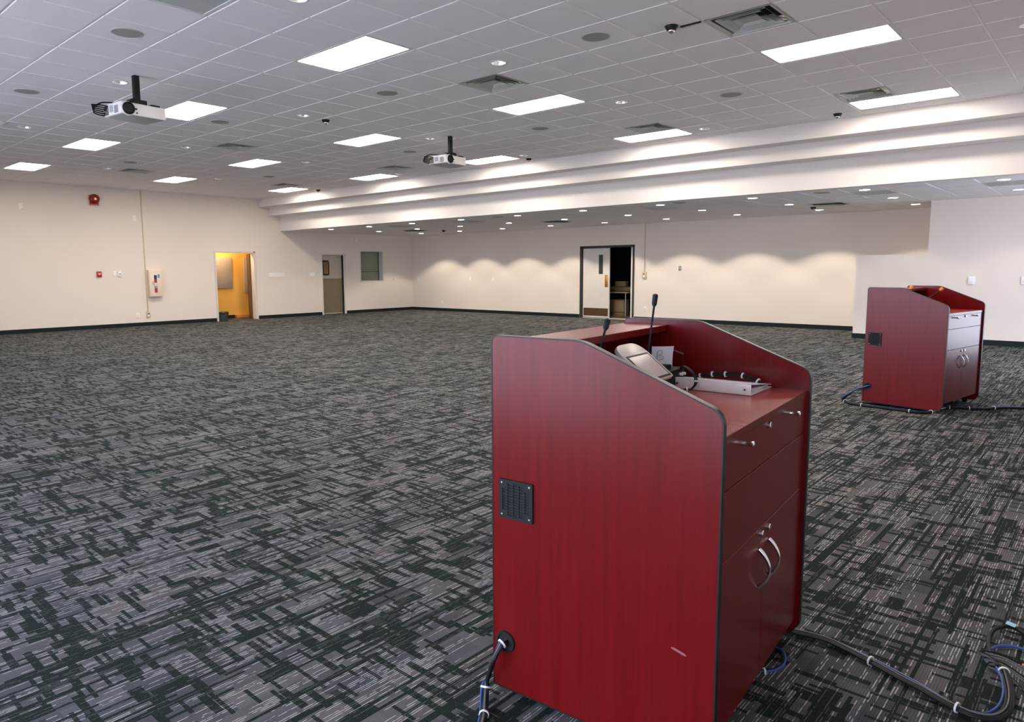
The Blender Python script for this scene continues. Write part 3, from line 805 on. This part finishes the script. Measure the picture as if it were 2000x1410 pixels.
# ivory conduits with boxes
def conduit(label, wall, p, z0, z1, bw, bh, r=.014):
    o = {'left': (XL, p, 0), 'back': (p, YB, 0)}[wall]
    t = onwall('wall_conduit', label, 'conduit', o, wall)
    MB().box(-r, r, 0, .022, z0, z1).build('raceway', M['ivory'], t, bevel=.003)
    bx = MB().box(-bw / 2, bw / 2, 0, .045, z0 - bh, z0).build('junction_box', M['ivory'], t, bevel=.004)
    MB().box(-.020, .020, .044, .047, z0 - bh * .35 - .012, z0 - bh * .35 + .012).build('socket', M['dark'], bx)
    MB().box(-.026, .026, .044, .060, z0 - bh * .92, z0 - bh * .62).build('socket', M['whiteplastic'], bx, bevel=.003)
conduit('ivory conduit down the left wall with a small box at its foot', 'left', 7.905, .375, CE, .09, .14)
conduit('ivory conduit on the back wall ending in a switch box beside the double door', 'back', -10.03, 1.36, AL, .12, .17, .010)
# fire bell
t = onwall('fire_bell', 'dark red round fire bell high on the left wall', 'fire alarm', (XL, 6.74, 3.31), 'left')
MB().box(-.10, .10, 0, .05, -.13, .10).build('back_box', M['red'], t, bevel=.004)
MB().lathe([(.125, .05), (.125, .07), (.11, .10), (.07, .12), (.001, .125)], 28, (0, 0, 0), 1).build('gong', M['darkred'], t)
MB().lathe([(.032, .122), (.030, .135), (.001, .138)], 16, (0, 0, 0), 1).build('cap', M['brass'], t)
MB().box(-.11, .11, 0, .06, -.155, -.135).build('lower_lip', mat('pale red plastic', (.62, .22, .22), .4), t, bevel=.003)
# pull station
t = onwall('fire_pull_station', 'red fire alarm pull station on the left wall', 'fire alarm', (XL, 6.74, 1.405), 'left')
MB().box(-.055, .055, 0, .045, -.075, .075).build('body', M['red'], t, bevel=.008)
b = MB(); b.box(-.038, .038, .044, .056, .004, .020); b.box(-.008, .008, .044, .056, -.022, .006); b.build('handle', M['whiteplastic'], t, bevel=.002)
# extinguisher cabinet
t = onwall('extinguisher_cabinet', 'cream fire extinguisher cabinet with a narrow window on the left wall', 'cabinet', (XL, 8.115, 1.145), 'left')
hw, hh = .17, .365
MB().box(-hw, hw, 0, .13, -hh, hh).build('body', M['cabinet'], t, bevel=.008)
dr = MB().box(-hw + .012, hw - .012, .128, .142, -hh + .015, hh - .015).build('door', M['cabinet'], t, bevel=.004)
# local x runs to smaller y (left in the photo is +x)
wx0, wx1 = -.025, .050
b = MB(); b.box(wx0 - .008, wx1 + .008, .141, .146, -.255, .235); b.build('window_frame', M['whitemetal'], dr, bevel=.002)
MB().box(wx0, wx1, .145, .1475, -.245, .225).build('pane', mat('dark cabinet glass', (.03, .032, .03), .08), dr, smooth=False)
for z0, z1, m_, nm in ((.02, .11, M['red'], 'extinguisher_body'), (-.07, .02, M['whitemetal'], 'extinguisher_label'), (-.235, -.13, M['red'], 'extinguisher_body'), (-.13, -.07, M['steel'], 'extinguisher_nozzle')):
    MB().box(wx0 + .006, wx1 - .006, .1465, .149, z0, z1).build(nm, m_, dr, smooth=False)
MB().box(-.105, -.045, .142, .1435, .15, .245).build('sticker', M['sticker'], dr, smooth=False)
b = MB(); b.box(.075, .088, .142, .158, -.05, .055); b.build('handle', M['steel'], dr, bevel=.003)
# placards
for y0, y1, z, s in ((11.60, 12.15, 1.335, 'long blank white placard on the left wall right of the yellow doorway'), (13.06, 13.28, 1.345, 'short blank white placard left of the grey swing door')):
    t = onwall('wall_placard', s, 'sign', (XL, (y0 + y1) / 2, z), 'left'); hw = (y1 - y0) / 2
    MB().box(-hw, hw, 0, .006, -.065, .065).build('panel', M['whiteplastic'], t, bevel=.002)
    MB().box(-hw + .012, hw - .012, .0055, .0075, -.052, .052).build('insert', M['whiteplastic'], t, smooth=False)
# electrical panels in the closet
for y0, y1, z0, z1, s in ((10.20, 10.91, .94, 1.89, 'left'), (11.32, 11.86, .78, 1.88, 'right')):
    t = thing('electrical_panel', 'grey electrical panel on the yellow closet wall, %s of two' % s, 'electrical panel', (cx0 + .001, (y0 + y1) / 2, (z0 + z1) / 2), -PI / 2, 'electrical panels in the closet')
    hw, hh = (y1 - y0) / 2, (z1 - z0) / 2
    MB().box(-hw, hw, 0, .05, -hh, hh).build('box', M['panelgrey'], t, bevel=.004)
    dr = MB().box(-hw + .05, hw - .05, .049, .058, -hh + .07, hh - .05).build('door', M['panelgrey'], t, bevel=.003)
    for z in (.02, -.06): MB().lathe([(.016, .057), (.016, .068), (.001, .07)], 12, ((hw - .12) if s == 'left' else -.02, 0, z), 1).build('latch', M['black'], dr)
# waste bin in the doorway
t = thing('waste_bin', 'small dark waste bin with a black liner in the yellow doorway', 'bin', (XL - .03, 10.07, 0))
MB().lathe([(.001, .002), (.115, .002), (.125, .02), (.145, .25), (.140, .25), (.120, .02)], 28).build('bucket', M['bin'], t)
prof = []
b = MB(); n = 28; rings = []
for r_, z_ in ((.149, .19), (.153, .262), (.142, .268), (.128, .24)):
    rings.append([(r_ * (1 + .035 * math.sin(5 * a_ + z_ * 40)) * math.cos(a_), r_ * (1 + .035 * math.sin(5 * a_ + z_ * 40)) * math.sin(a_), z_ + .008 * math.sin(7 * a_ + r_ * 90)) for a_ in [2 * PI * i / n for i in range(n)]])
b.add([p for rr in rings for p in rr], [(k * n + i, k * n + (i + 1) % n, (k + 1) * n + (i + 1) % n, (k + 1) * n + i) for k in range(3) for i in range(n)])
b.build('liner', M['bag'], t)
# storeroom table, roll and box
t = thing('folding_table', 'tan table with metal legs in the dark storeroom', 'table', (-11.62, 18.9, .006))
MB().box(-.75, .42, -.38, .38, .705, .74).build('tabletop', M['beige'], t, bevel=.006)
for sx in (-.66, .33):
    for sy in (-.30, .30): MB().tube([(sx, sy, 0), (sx, sy, .705)], .018, 8).build('leg', M['steel'], t)
MB().tube([(-.66, -.30, .12), (.33, -.30, .12)], .012, 8).build('stretcher', M['steel'], t)
t = thing('rolled_pad', 'tan rolled pad lying on the storeroom table', 'pad', (-11.62, 18.9, .750))
MB().tube([(-.70, -.08, .085), (.28, -.08, .085), (.36, -.08, .085), (.40, -.08, .085)], [.085, .085, .07, .03], 18).build('roll', M['pad'], t)
MB().torus(.086, .004, (-.1, -.08, .085), 0, 20, 6).build('strap', M['beige'], t)
t = thing('cardboard_box', 'small cardboard box on top of the rolled pad', 'box', (-11.58, 18.83, .919))
MB().box(-.18, .18, -.09, .09, 0, .15).build('carton', M['box'], t, bevel=.003)
MB().box(-.182, .182, -.02, .02, .149, .1515).build('tape', M['pad'], t, smooth=False)
t = thing('storage_carton', 'tan carton standing under the storeroom table', 'box', (-11.72, 18.95, .006))
MB().box(-.25, .25, -.15, .15, 0, .50).build('carton', M['box'], t, bevel=.003)
MB().box(-.252, .252, -.025, .025, .499, .5015).build('tape', M['pad'], t, smooth=False)

# ================================================================== LECTERNS  (local: x from back to front, y from near to far panel)
LD, LW, LZT, LZF, LZW, LUS = .762, .983, 1.236, 1.066, .992, .333
def make_lectern(label, loc, rz):
    t = thing('lectern', label, 'lectern', loc, rz)
    th = .022
    outline = rounded([(0, .030), (LD - .03, .030), (LD, .075), (LD, LZF), (LUS, LZT), (0, LZT)], [.004, .004, .004, .055, .16, .025], 7)
    inner = []
    for y0 in (0, LW - th):
        sp = MB().prism(outline, 1, y0 + .0005, y0 + th - .0005).build('side_panel', M['wood'], t, smooth=False)
        # edge moulding running round the panel, slightly proud
        b = MB(); n = len(outline); c = Vector((LD / 2, .6))
        out = []
        for i in range(n):
            p = Vector(outline[i]); a = Vector(outline[i - 1]); q = Vector(outline[(i + 1) % n])
            d = ((q - p).normalized() + (p - a).normalized()); d = Vector((d.y, -d.x)).normalized(); out.append(p + d * .0025)
        vs = []
        for y in (y0 - .0006, y0 + th + .0006):
            for p in out: vs.append((p.x, y, p.y))
        vs2 = []
        for y in (y0 - .0006, y0 + th + .0006):
            for p, o_ in zip(out, outline):
                d = (p - Vector(o_)); vs2.append((o_[0] - d.x * .6, y, o_[1] - d.y * .6))
        b.add(vs + vs2, [(i, (i + 1) % n, n + (i + 1) % n, n + i) for i in range(n)] + [(i, (i + 1) % n, 2 * n + (i + 1) % n, 2 * n + i) for i in range(n)]
              + [(n + i, n + (i + 1) % n, 3 * n + (i + 1) % n, 3 * n + i) for i in range(n)])
        b.build('edge_moulding', M['edge'], sp)
    a, c = th, LW - th; mid = LW / 2 - .015
    MB().box(.0, .018, a, c, .03, 1.190).build('back_panel', M['woodin'], t, smooth=False)
    sh = MB().box(.0, .198, a, c, 1.190, 1.216).build('top_shelf', M['woodtop'], t, bevel=.0015, seg=1, smooth=False)
    MB().box(.1982, .2002, a, c, 1.190, 1.2155).build('shelf_edge', M['wood'], sh, smooth=False)
    MB().box(.018, .750, a, c, .968, LZW).build('worktop', M['woodtop'], t, smooth=False)
    MB().box(.7502, .7522, a, c, .968, LZW - .0005).build('worktop_edge', M['wood'], t, smooth=False)
    MB().box(.10, .734, a, c, .10, .118).build('bottom_panel', M['woodin'], t, smooth=False)
    MB().box(.725, .733, a, c, .10, .968).build('carcass_front', M['dark'], t, smooth=False)
    MB().box(.60, .62, a, c, .03, .10).build('toe_kick', M['woodin'], t, smooth=False)
    dw = MB().box(.734, .750, a + .003, c - .003, .8345, .9655).build('drawer', M['wood'], t, bevel=.001, seg=1, smooth=False)
    MB().box(.734, .750, a + .003, c - .003, .6275, .8315).build('fixed_panel', M['wood'], t, bevel=.001, seg=1, smooth=False)
    d0 = MB().box(.734, .750, a + .003, mid - .001, .103, .6245).build('cabinet_door', M['wood'], t, bevel=.001, seg=1, smooth=False)
    d1 = MB().box(.734, .750, mid + .001, c - .003, .103, .6245).build('cabinet_door', M['wood'], t, bevel=.001, seg=1, smooth=False)
    for y in (.212, .739):
        MB().lathe([(.007, .750), (.006, .757), (.0055, .768), (.009, .776), (.009, .782), (.001, .784)], 16, (0, y, .944), 0).build('knob', M['chrome'], dw)
    def lock(par, y, z): 
        MB().lathe([(.0115, .750), (.0115, .756), (.009, .758), (.001, .758)], 18, (0, y, z), 0).build('lock', M['chrome'], par)
    lock(dw, mid, .949); lock(d0, mid - .038, .600); lock(d1, mid + .038, .600)
    for par, y in ((d0, mid - .055), (d1, mid + .055)):
        pts = []; rad = []
        for k in range(15):
            s = k / 14; z = .553 - .128 * s; x = .750 + .036 * math.sin(PI * s) ** .8
            pts.append((x, y, z)); rad.append(.0035 + .0035 * abs(math.cos(PI * s)))
        MB().tube(pts, rad, 10).build('handle', M['chrome'], par)
    for x in (.10, .66):
        for y in (.08, LW - .08):
            cs = MB().box(x - .022, x + .022, y - .02, y + .02, .045, .10).build('caster', M['black'], t, bevel=.005)
            MB().lathe([(.001, -.012), (.024, -.012), (.026, 0), (.024, .012), (.001, .012)], 18, (x, y, .0275), 1).build('wheel', M['rubber'], cs)
    # fan grille on the near panel
    gx0, gx1, gz0, gz1 = .031, .163, .635, .766; gcx, gcz = (gx0 + gx1) / 2, (gz0 + gz1) / 2
    pl = rounded([(gx0, gz0), (gx1, gz0), (gx1, gz1), (gx0, gz1)], [.007] * 4, 4)
    gr = MB().prism(pl, 1, -.0035, -.0005).build('fan_grille', M['dark'], t, smooth=False)
    b = MB(); y0, y1 = -.007, -.003; ncol = 5; span = .112; cw = span / ncol; R = .062
    b.box(gx0, gcx - span / 2 + .004, y0, y1, gz0, gz1); b.box(gcx + span / 2 - .004, gx1, y0, y1, gz0, gz1); b.box(gx0, gx1, y0, y1, gz0, gz0 + .007); b.box(gx0, gx1, y0, y1, gz1 - .007, gz1)
    for k in range(ncol):
        xa_ = gcx - span / 2 + k * cw; xm = xa_ + cw / 2 - gcx
        if k: b.box(xa_ - .0025, xa_ + .0025, y0, y1, gz0, gz1)
        hh = math.sqrt(max(R * R - xm * xm, 1e-6)) - .004
        b.box(xa_, xa_ + cw, y0, y1, gz0, gcz - hh); b.box(xa_, xa_ + cw, y0, y1, gcz + hh, gz1)
        z = gcz - hh + (.0045 if k % 2 else 0)
        while z < gcz + hh: b.box(xa_, xa_ + cw, y0 + .0008, y1, z, z + .0032); z += .0092
    tag(b.build('grille_bars', M['black'], gr, smooth=False), kind='stuff')
    for x in (gx0 + .012, gx1 - .012):
        for z in (gz0 + .012, gz1 - .012): MB().lathe([(.0035, -.007), (.0035, -.0085), (.0005, -.009)], 8, (x, 0, z), 1).build('screw', M['steel'], gr)
    # cable grommet
    g = MB().lathe([(.029, -.001), (.030, -.007), (.036, -.007), (.038, -.001)], 28, (.052, 0, .199), 1).build('cable_grommet', M['edge'], t)
    MB().lathe([(.0295, -.0012), (.001, -.0012)], 28, (.052, 0, .199), 1).build('hole', M['dark'], g)
    return t
NP = ((-1.525, 1.691, 0), .090); FP = ((-2.025, 8.15, 0), -.175)
lec = make_lectern('large red mahogany lectern in the foreground, seen from its side', *NP)
dup(lec, FP[0], 'farther red mahogany lectern at right, with orange tipped microphones', FP[1])
def N(u, v, z): c, s = math.cos(NP[1]), math.sin(NP[1]); return (NP[0][0] + c * u - s * v, NP[0][1] + s * u + c * v, z)
def Fp(u, v, z): c, s = math.cos(FP[1]), math.sin(FP[1]); return (FP[0][0] + c * u - s * v, FP[0][1] + s * u + c * v, z)
sc = MB(); sc.prism(rounded([(-.030, .006), (-.012, .001), (.014, -.006), (.030, -.008), (.020, .000), (-.010, .008)], [.003] * 6, 3), 1, -.0010, 0)
so = sc.build('scuff_mark', M['scuff'], lec, (.655, 0, .367))
MB().box(0, .05, LW - .0235, LW - .022, -.003, .003).build('scratch', M['scuff'], lec, (.222, 0, 1.112)).rotation_euler = (0, .28, 0)

# ---- gooseneck microphones
def mic(label, base, tip, tipm, group, rz, big=False):
    t = thing('gooseneck_microphone', label, 'microphone', base, rz, group)
    d = Vector(tip) - Vector(base); d = Matrix.Rotation(-rz, 3, 'Z') @ d
    MB().lathe([(.001, 0), (.030, 0), (.030, .010), (.018, .018), (.008, .022), (.001, .022)], 20).build('base', M['black'], t)
    pts = [Vector((0, 0, .015)), Vector((0, 0, .05)), d * .45 + Vector((0, 0, .02)), d * .88]
    MB().tube(spline(pts, 6), .0042, 8).build('gooseneck', M['black'], t)
    e0, e1 = d * .87, d; ax = (e1 - e0).normalized()
    if big: P = [e0, e0 + ax * .006, e0 + ax * .02, e1 - ax * .008, e1]; R = [.006, .012, .017, .017, .006]
    else: P = [e0, e0 + ax * .008, e1 - ax * .004, e1]; R = [.0055, .0095, .0105, .006]
    MB().tube(P, R, 12).build('windscreen', tipm, t)
    return t
mic('thin black gooseneck microphone beside the paper square, taller in the photo', N(.245, .64, LZW), N(.25, .714, 1.352), M['black'], None, 0)
mic('thin black gooseneck microphone near the near side panel, partly hidden', N(.24, .20, LZW), N(.25, .327, 1.28), M['black'], None, 0)
mic('gooseneck microphone with orange foam tip on the far lectern, left one', Fp(.24, .20, LZW), Fp(.25, .44, 1.245), M['orange'], None, 0, True)
mic('gooseneck microphone with orange foam tip on the far lectern, right one', Fp(.24, .62, LZW), Fp(.25, 1.00, 1.225) if False else Fp(.38, .90, 1.218), M['orange'], None, 0, True)

# ---- things on the near worktop
t = thing('touch_panel', 'tilted beige touch panel with a pale screen on the near lectern', 'control panel', N(.235, .52, LZW), NP[1])
# local: x to the front, y across; housing tilts down to the front
hw = .105
prof = rounded([(-.015, .0), (.125, .0), (.120, .040), (.010, .140), (-.030, .125)], [.004, .004, .01, .02, .02], 4)
MB().prism(prof, 1, -hw + .012, hw - .012).build('wedge_base', M['black'], t, bevel=.002, seg=1)
hs = MB()
top = rounded([(-.10, -hw), (.09, -hw), (.09, hw), (-.10, hw)], [.07, .012, .012, .07], 8)
hs.prism(top, 2, 0, .018)
h = hs.build('housing', M['panelbeige'], t, (.052, 0, .108), bevel=.004); h.rotation_euler = (0, math.radians(38), 0)
MB().box(-.040, .085, -hw + .016, hw - .016, .0182, .0192).build('bezel', M['black'], h, smooth=False)
MB().box(-.031, .076, -hw + .026, hw - .026, .0190, .0202).build('screen', M['screen'], h, smooth=False)
t = thing('interface_box', 'small black box with cables behind the touch panel', 'box', N(.285, .745, LZW), NP[1])
MB().box(-.045, .045, -.085, .085, .002, .072).build('case', M['black'], t, bevel=.006)
MB().box(-.02, .02, -.06, .01, .0715, .088).build('connector', M['black'], t, bevel=.004)
for k, y in enumerate((.03, .055)): MB().lathe([(.006, .045), (.006, .058), (.001, .060)], 10, (0, y, .05), 0).build('plug', M['tie'], t)
t = thing('paper_note', 'white paper square marked B standing beside the black box', 'paper', N(.268, .745, LZW + .0725), NP[1] + math.radians(-38))
# local: y across (reads left to right away from the near panel), x faces the front
b = MB(); n = 7; sz = .088
g_ = [[(.006 * math.sin(2.6 * i / n) + .010 * (j / n) ** 3 * (i / n), -sz / 2 + sz * i / n, .002 + .083 * j / n) for i in range(n + 1)] for j in range(n + 1)]
vs = [p for r_ in g_ for p in r_]; q = n + 1
b.add(vs, [(j * q + i, j * q + i + 1, (j + 1) * q + i + 1, (j + 1) * q + i) for j in range(n) for i in range(n)])
b.build('sheet', M['paper'], t)
def ink(p): return [(.006 * math.sin(2.6 * (y_ + sz / 2) / sz) + .0012 + .010 * ((z_ - .002) / .083) ** 3 * ((y_ + sz / 2) / sz), y_, z_) for y_, z_ in p]
oy, oz = -.024, .032
b = MB()
b.tube(ink([(oy + .004 * k / 8 - .001, oz + .034 * k / 8) for k in range(9)]), .0007, 6)
b.tube([Vector(p) for p in spline(ink([(oy - .002, oz + .028), (oy + .007, oz + .037), (oy + .019, oz + .036), (oy + .020, oz + .026), (oy + .006, oz + .019), (oy + .022, oz + .016), (oy + .026, oz + .007), (oy + .016, oz + .0005), (oy - .003, oz)]), 5)], .0007, 6)
b.build('letter_b', M['ink'], t)
# binder lying with its spine to the viewer
t = thing('ring_binder', 'white ring binder lying on the near lectern worktop', 'binder', N(.465, .728, LZW), NP[1] + math.radians(-1.5))
L = .152
MB().box(-L, L, 0, .003, .001, .044).build('spine', M['binder'], t, bevel=.002)
b = MB(); b.box(-L, L, .003, .255, .001, .004); b.build('lower_cover', M['binder'], t, smooth=False)
b = MB(); b.add([(-L, 0, .041), (L, 0, .041), (L, .255, .008), (-L, .255, .008), (-L, 0, .044), (L, 0, .044), (L, .255, .011), (-L, .255, .011)], [(0, 1, 2, 3), (7, 6, 5, 4), (0, 4, 5, 1), (1, 5, 6, 2), (2, 6, 7, 3), (3, 7, 4, 0)])
b.build('upper_cover', M['binder'], t, smooth=False)
b = MB(); b.add([(-L + .012, .02, .005), (L - .012, .02, .005), (L - .012, .235, .005), (-L + .012, .235, .005), (-L + .012, .02, .022), (L - .012, .02, .022), (L - .012, .235, .010), (-L + .012, .235, .010)], [(3, 2, 1, 0), (4, 5, 6, 7), (0, 1, 5, 4), (1, 2, 6, 5), (2, 3, 7, 6), (3, 0, 4, 7)])
b.build('pages', M['paper'], t, smooth=False)
for x in (-L + .025, L - .022):
    rv = MB().lathe([(.0045, -.0005), (.0045, -.002), (.003, -.0025)], 14, (x, 0, .021), 1).build('rivet', M['brass'], t)
    MB().lathe([(.003, -.0022), (.0005, -.0022)], 10, (x, 0, .021), 1).build('rivet_hole', M['dark'], rv)

# ---- cables
def ring(b, p, d, R, r=.003, wid=.006):
    d = Vector(d).normalized(); ref = Vector((0, 0, 1)) if abs(d.z) < .8 else Vector((1, 0, 0)); u = d.cross(ref).normalized(); v = d.cross(u); n = 14; vs = []
    prof = [(R, -wid / 2), (R + r, -wid / 2), (R + r, wid / 2), (R, wid / 2)]
    for i in range(n):
        a = 2 * PI * i / n; e = u * math.cos(a) + v * math.sin(a)
        for rr, h in prof: vs.append(Vector(p) + e * rr + d * h)
    fs = []
    for i in range(n):
        j = (i + 1) % n
        for k in range(4): fs.append((i * 4 + k, i * 4 + (k + 1) % 4, j * 4 + (k + 1) % 4, j * 4 + k))
    b.add(vs, fs)
def bundle(name, label, cat, pts, strands, ties, per=8, n=8, R=None):
    """strands: (material, radius, side offset, height offset, name); ties: fractions along the run"""
    t = thing(name, label, cat, (pts[0][0], pts[0][1], 0)); o = Vector((pts[0][0], pts[0][1], 0))
    C_ = [Vector(p) - o for p in spline(pts, per)]
    def frame(k):
        d = (C_[min(k + 1, len(C_) - 1)] - C_[max(k - 1, 0)]).normalized(); s = Vector((-d.y, d.x, 0))
        return d, (s.normalized() if s.length > 1e-3 else Vector((1, 0, 0)))
    for q in strands:
        m_, r, so, ho = q[:4]; wob = q[4] if len(q) > 4 else 0; P = []
        for k in range(len(C_)):
            d, s = frame(k); f = k / max(1, len(C_) - 1)
            P.append(C_[k] + s * (so + wob * math.sin(PI * f * 3 + so * 300) ** 2 * .5) + Vector((0, 0, ho)))
        MB().tube(P, r, n).build('cable', m_, t)
    mx = R or max(abs(q[2]) + q[1] for q in strands)
    for f in ties:
        k = int(f * (len(C_) - 1)); d, s = frame(k); b = MB(); ring(b, C_[k] + Vector((0, 0, sum(q[3] for q in strands) / len(strands))), d, mx)
        b.build('cable_tie', M['tie'], t)
    return t
# from the near lectern's grommet to the floor and out of the frame
g0 = N(.052, .05, .199); g1 = N(.052, -.02, .196)
bundle('cable_bundle', 'bundle of black, grey and blue cables hanging from the near lectern grommet', 'cable',
       [g0, (-1.473, 1.690, .198), (-1.476, 1.670, .19), (-1.487, 1.652, .15), (-1.502, 1.645, .10), (-1.512, 1.635, .05), (-1.490, 1.605, .019), (-1.443, 1.55, .016), (-1.40, 1.49, .016), (-1.25, 1.28, .016), (-1.0, .95, .016)],
       [(M['rubber'], .0075, -.004, 0), (M['rubber'], .0065, .007, .002), (M['grey'], .0040, .001, .009), (M['blue'], .0035, -.013, .001)], [.17, .52, .70], R=.014)
# from under the near lectern to the right
bundle('cable_bundle', 'black and grey cable bundle with a blue cable running right over the carpet', 'cable',
       [N(.45, .85, .016), (-.99, 2.735, .016), (-.892, 2.754, .016), (-.811, 2.773, .016), (-.736, 2.770, .016), (-.598, 2.722, .016), (-.49, 2.676, .016), (-.423, 2.652, .016), (-.342, 2.615, .016), (-.27, 2.600, .016), (-.218, 2.628, .016), (-.193, 2.696, .018), (-.195, 2.79, .022), (-.215, 2.892, .028), (-.232, 2.950, .032)],
       [(M['rubber'], .0075, -.005, 0), (M['rubber'], .0065, .007, 0), (M['grey'], .0030, .001, .009), (M['rubber'], .0045, -.012, .0), (M['blue'], .0038, .013, .001, .022)], [.36, .60, .97], R=.015)
bundle('cable_loop', 'thin blue cable loop lying at the near lectern foot', 'cable',
       [N(.56, .58, .008), (-.905, 2.392, .006), (-.870, 2.418, .006), (-.843, 2.452, .006), (-.834, 2.51, .006), (-.849, 2.566, .006), (-.885, 2.606, .006), N(.60, .86, .008)],
       [(M['blue'], .0042, 0, 0), (M['rubber'], .0035, .008, 0)], [.30], R=.010)
# loose loops and plugs at the right edge
bundle('cable_loop', 'black cable loop with a pale blue tag at the right edge', 'cable',
       [(-.245, 2.96, .030), (-.272, 3.02, .034), (-.294, 3.12, .03), (-.300, 3.22, .026), (-.288, 3.30, .022), (-.262, 3.350, .018), (-.235, 3.360, .016), (-.205, 3.335, .016), (-.15, 3.29, .016), (-.05, 3.26, .016)],
       [(M['rubber'], .0075, 0, 0)], [])
t = COL.objects[-1]
tg = MB().box(-.016, .016, -.010, .010, -.001, .001); 
tgo = tg.build('cable_tag', mat('pale blue tag', (.35, .62, .75), .5), [o for o in COL.objects if o.name.startswith('cable_loop')][-1], (-.003, .398, .030)); tgo.rotation_euler = (.25, .1, -.2)
bundle('cable_loop', 'blue cable loop at the right edge, inside the black loop', 'cable',
       [(-.232, 2.93, .018), (-.262, 2.975, .012), (-.290, 3.03, .010), (-.292, 3.09, .010), (-.280, 3.14, .010), (-.258, 3.180, .010), (-.215, 3.205, .010), (-.16, 3.200, .010), (-.06, 3.18, .010)], [(M['blue'], .0055, 0, 0)], [])
t = thing('cable_ends', 'spray of thin grey cables with copper plugs at the right edge', 'cable', (-.24, 2.96, 0)); o = Vector((-.24, 2.96, 0))
for k in range(8):
    f = k / 7; st = Vector((-.232, 2.955, .030)); bend = Vector((-.305 + .035 * f, 3.01 - .045 * f, .045 - .03 * f)); en = Vector((-.170 + .012 * (k % 3), 3.005 - .145 * f, .038 - .022 * f))
    pts = spline([st - o, (st * .5 + bend * .5) - o + Vector((-.01, .01, .006)), bend - o, (bend * .55 + en * .45) - o + Vector((0, .012, .008)), en - o], 6)
    MB().tube(pts, .0030, 6).build('cable', M['grey'] if k % 3 else M['rubber'], t)
    d = (pts[-1] - pts[-3]).normalized()
    pg = MB().tube([pts[-1] - d * .012, pts[-1] - d * .008, pts[-1] + d * .018], [.004, .0062, .0062], 8).build('plug', M['copper'] if k < 3 else M['black'], t)
    MB().tube([pts[-1] + d * .018, pts[-1] + d * .036], .0035, 8).build('plug_tip', M['tie'], pg)
# worktop cables
bundle('cable_bundle', 'black cables with white ties behind the binder on the near lectern', 'cable',
       [N(.30, .84, LZW + .03), N(.33, .925, LZW + .015), N(.38, .935, LZW + .030), N(.44, .935, LZW + .036), N(.50, .93, LZW + .040), N(.56, .925, LZW + .032), N(.60, .918, LZW + .014)],
       [(M['rubber'], .0045, -.003, 0), (M['rubber'], .004, .005, .002), (M['rubber'], .003, 0, .006)], [.25, .40, .56, .74, .92], R=.0085)
bundle('cable_loop', 'black looping cable hanging over the white binder spine', 'cable',
       [N(.318, .80, LZW + .055), N(.345, .77, LZW + .082), N(.385, .735, LZW + .075), N(.415, .712, LZW + .055), N(.420, .705, LZW + .03), N(.408, .695, LZW + .010), N(.39, .68, LZW + .008)],
       [(M['rubber'], .0032, -.0035, 0), (M['rubber'], .0028, .004, 0)], [.62, .97], R=.007)
# far lectern cables
bundle('cable_bundle', 'black and blue cables curling from the far lectern grommet along the carpet', 'cable',
       [Fp(.052, .05, .199), Fp(.052, -.02, .195), Fp(-.04, -.08, .15), Fp(-.13, -.09, .07), (-2.225, 8.20, .016), (-2.17, 8.08, .014), (-2.075, 7.995, .014), (-1.942, 7.955, .014), (-1.755, 7.955, .014), (-1.474, 7.925, .014), (-1.372, 8.00, .014), (-1.34, 8.18, .014), (-1.30, 8.36, .014), (-1.206, 8.43, .014), (-1.015, 8.53, .014), (-.894, 8.70, .014), (-.70, 8.86, .014), (-.4, 9.1, .014)],
       [(M['rubber'], .011, -.006, 0), (M['rubber'], .010, .008, 0), (M['blue'], .0055, .014, .005)], [.30, .40, .52, .60, .66, .73, .80, .87], R=.018)
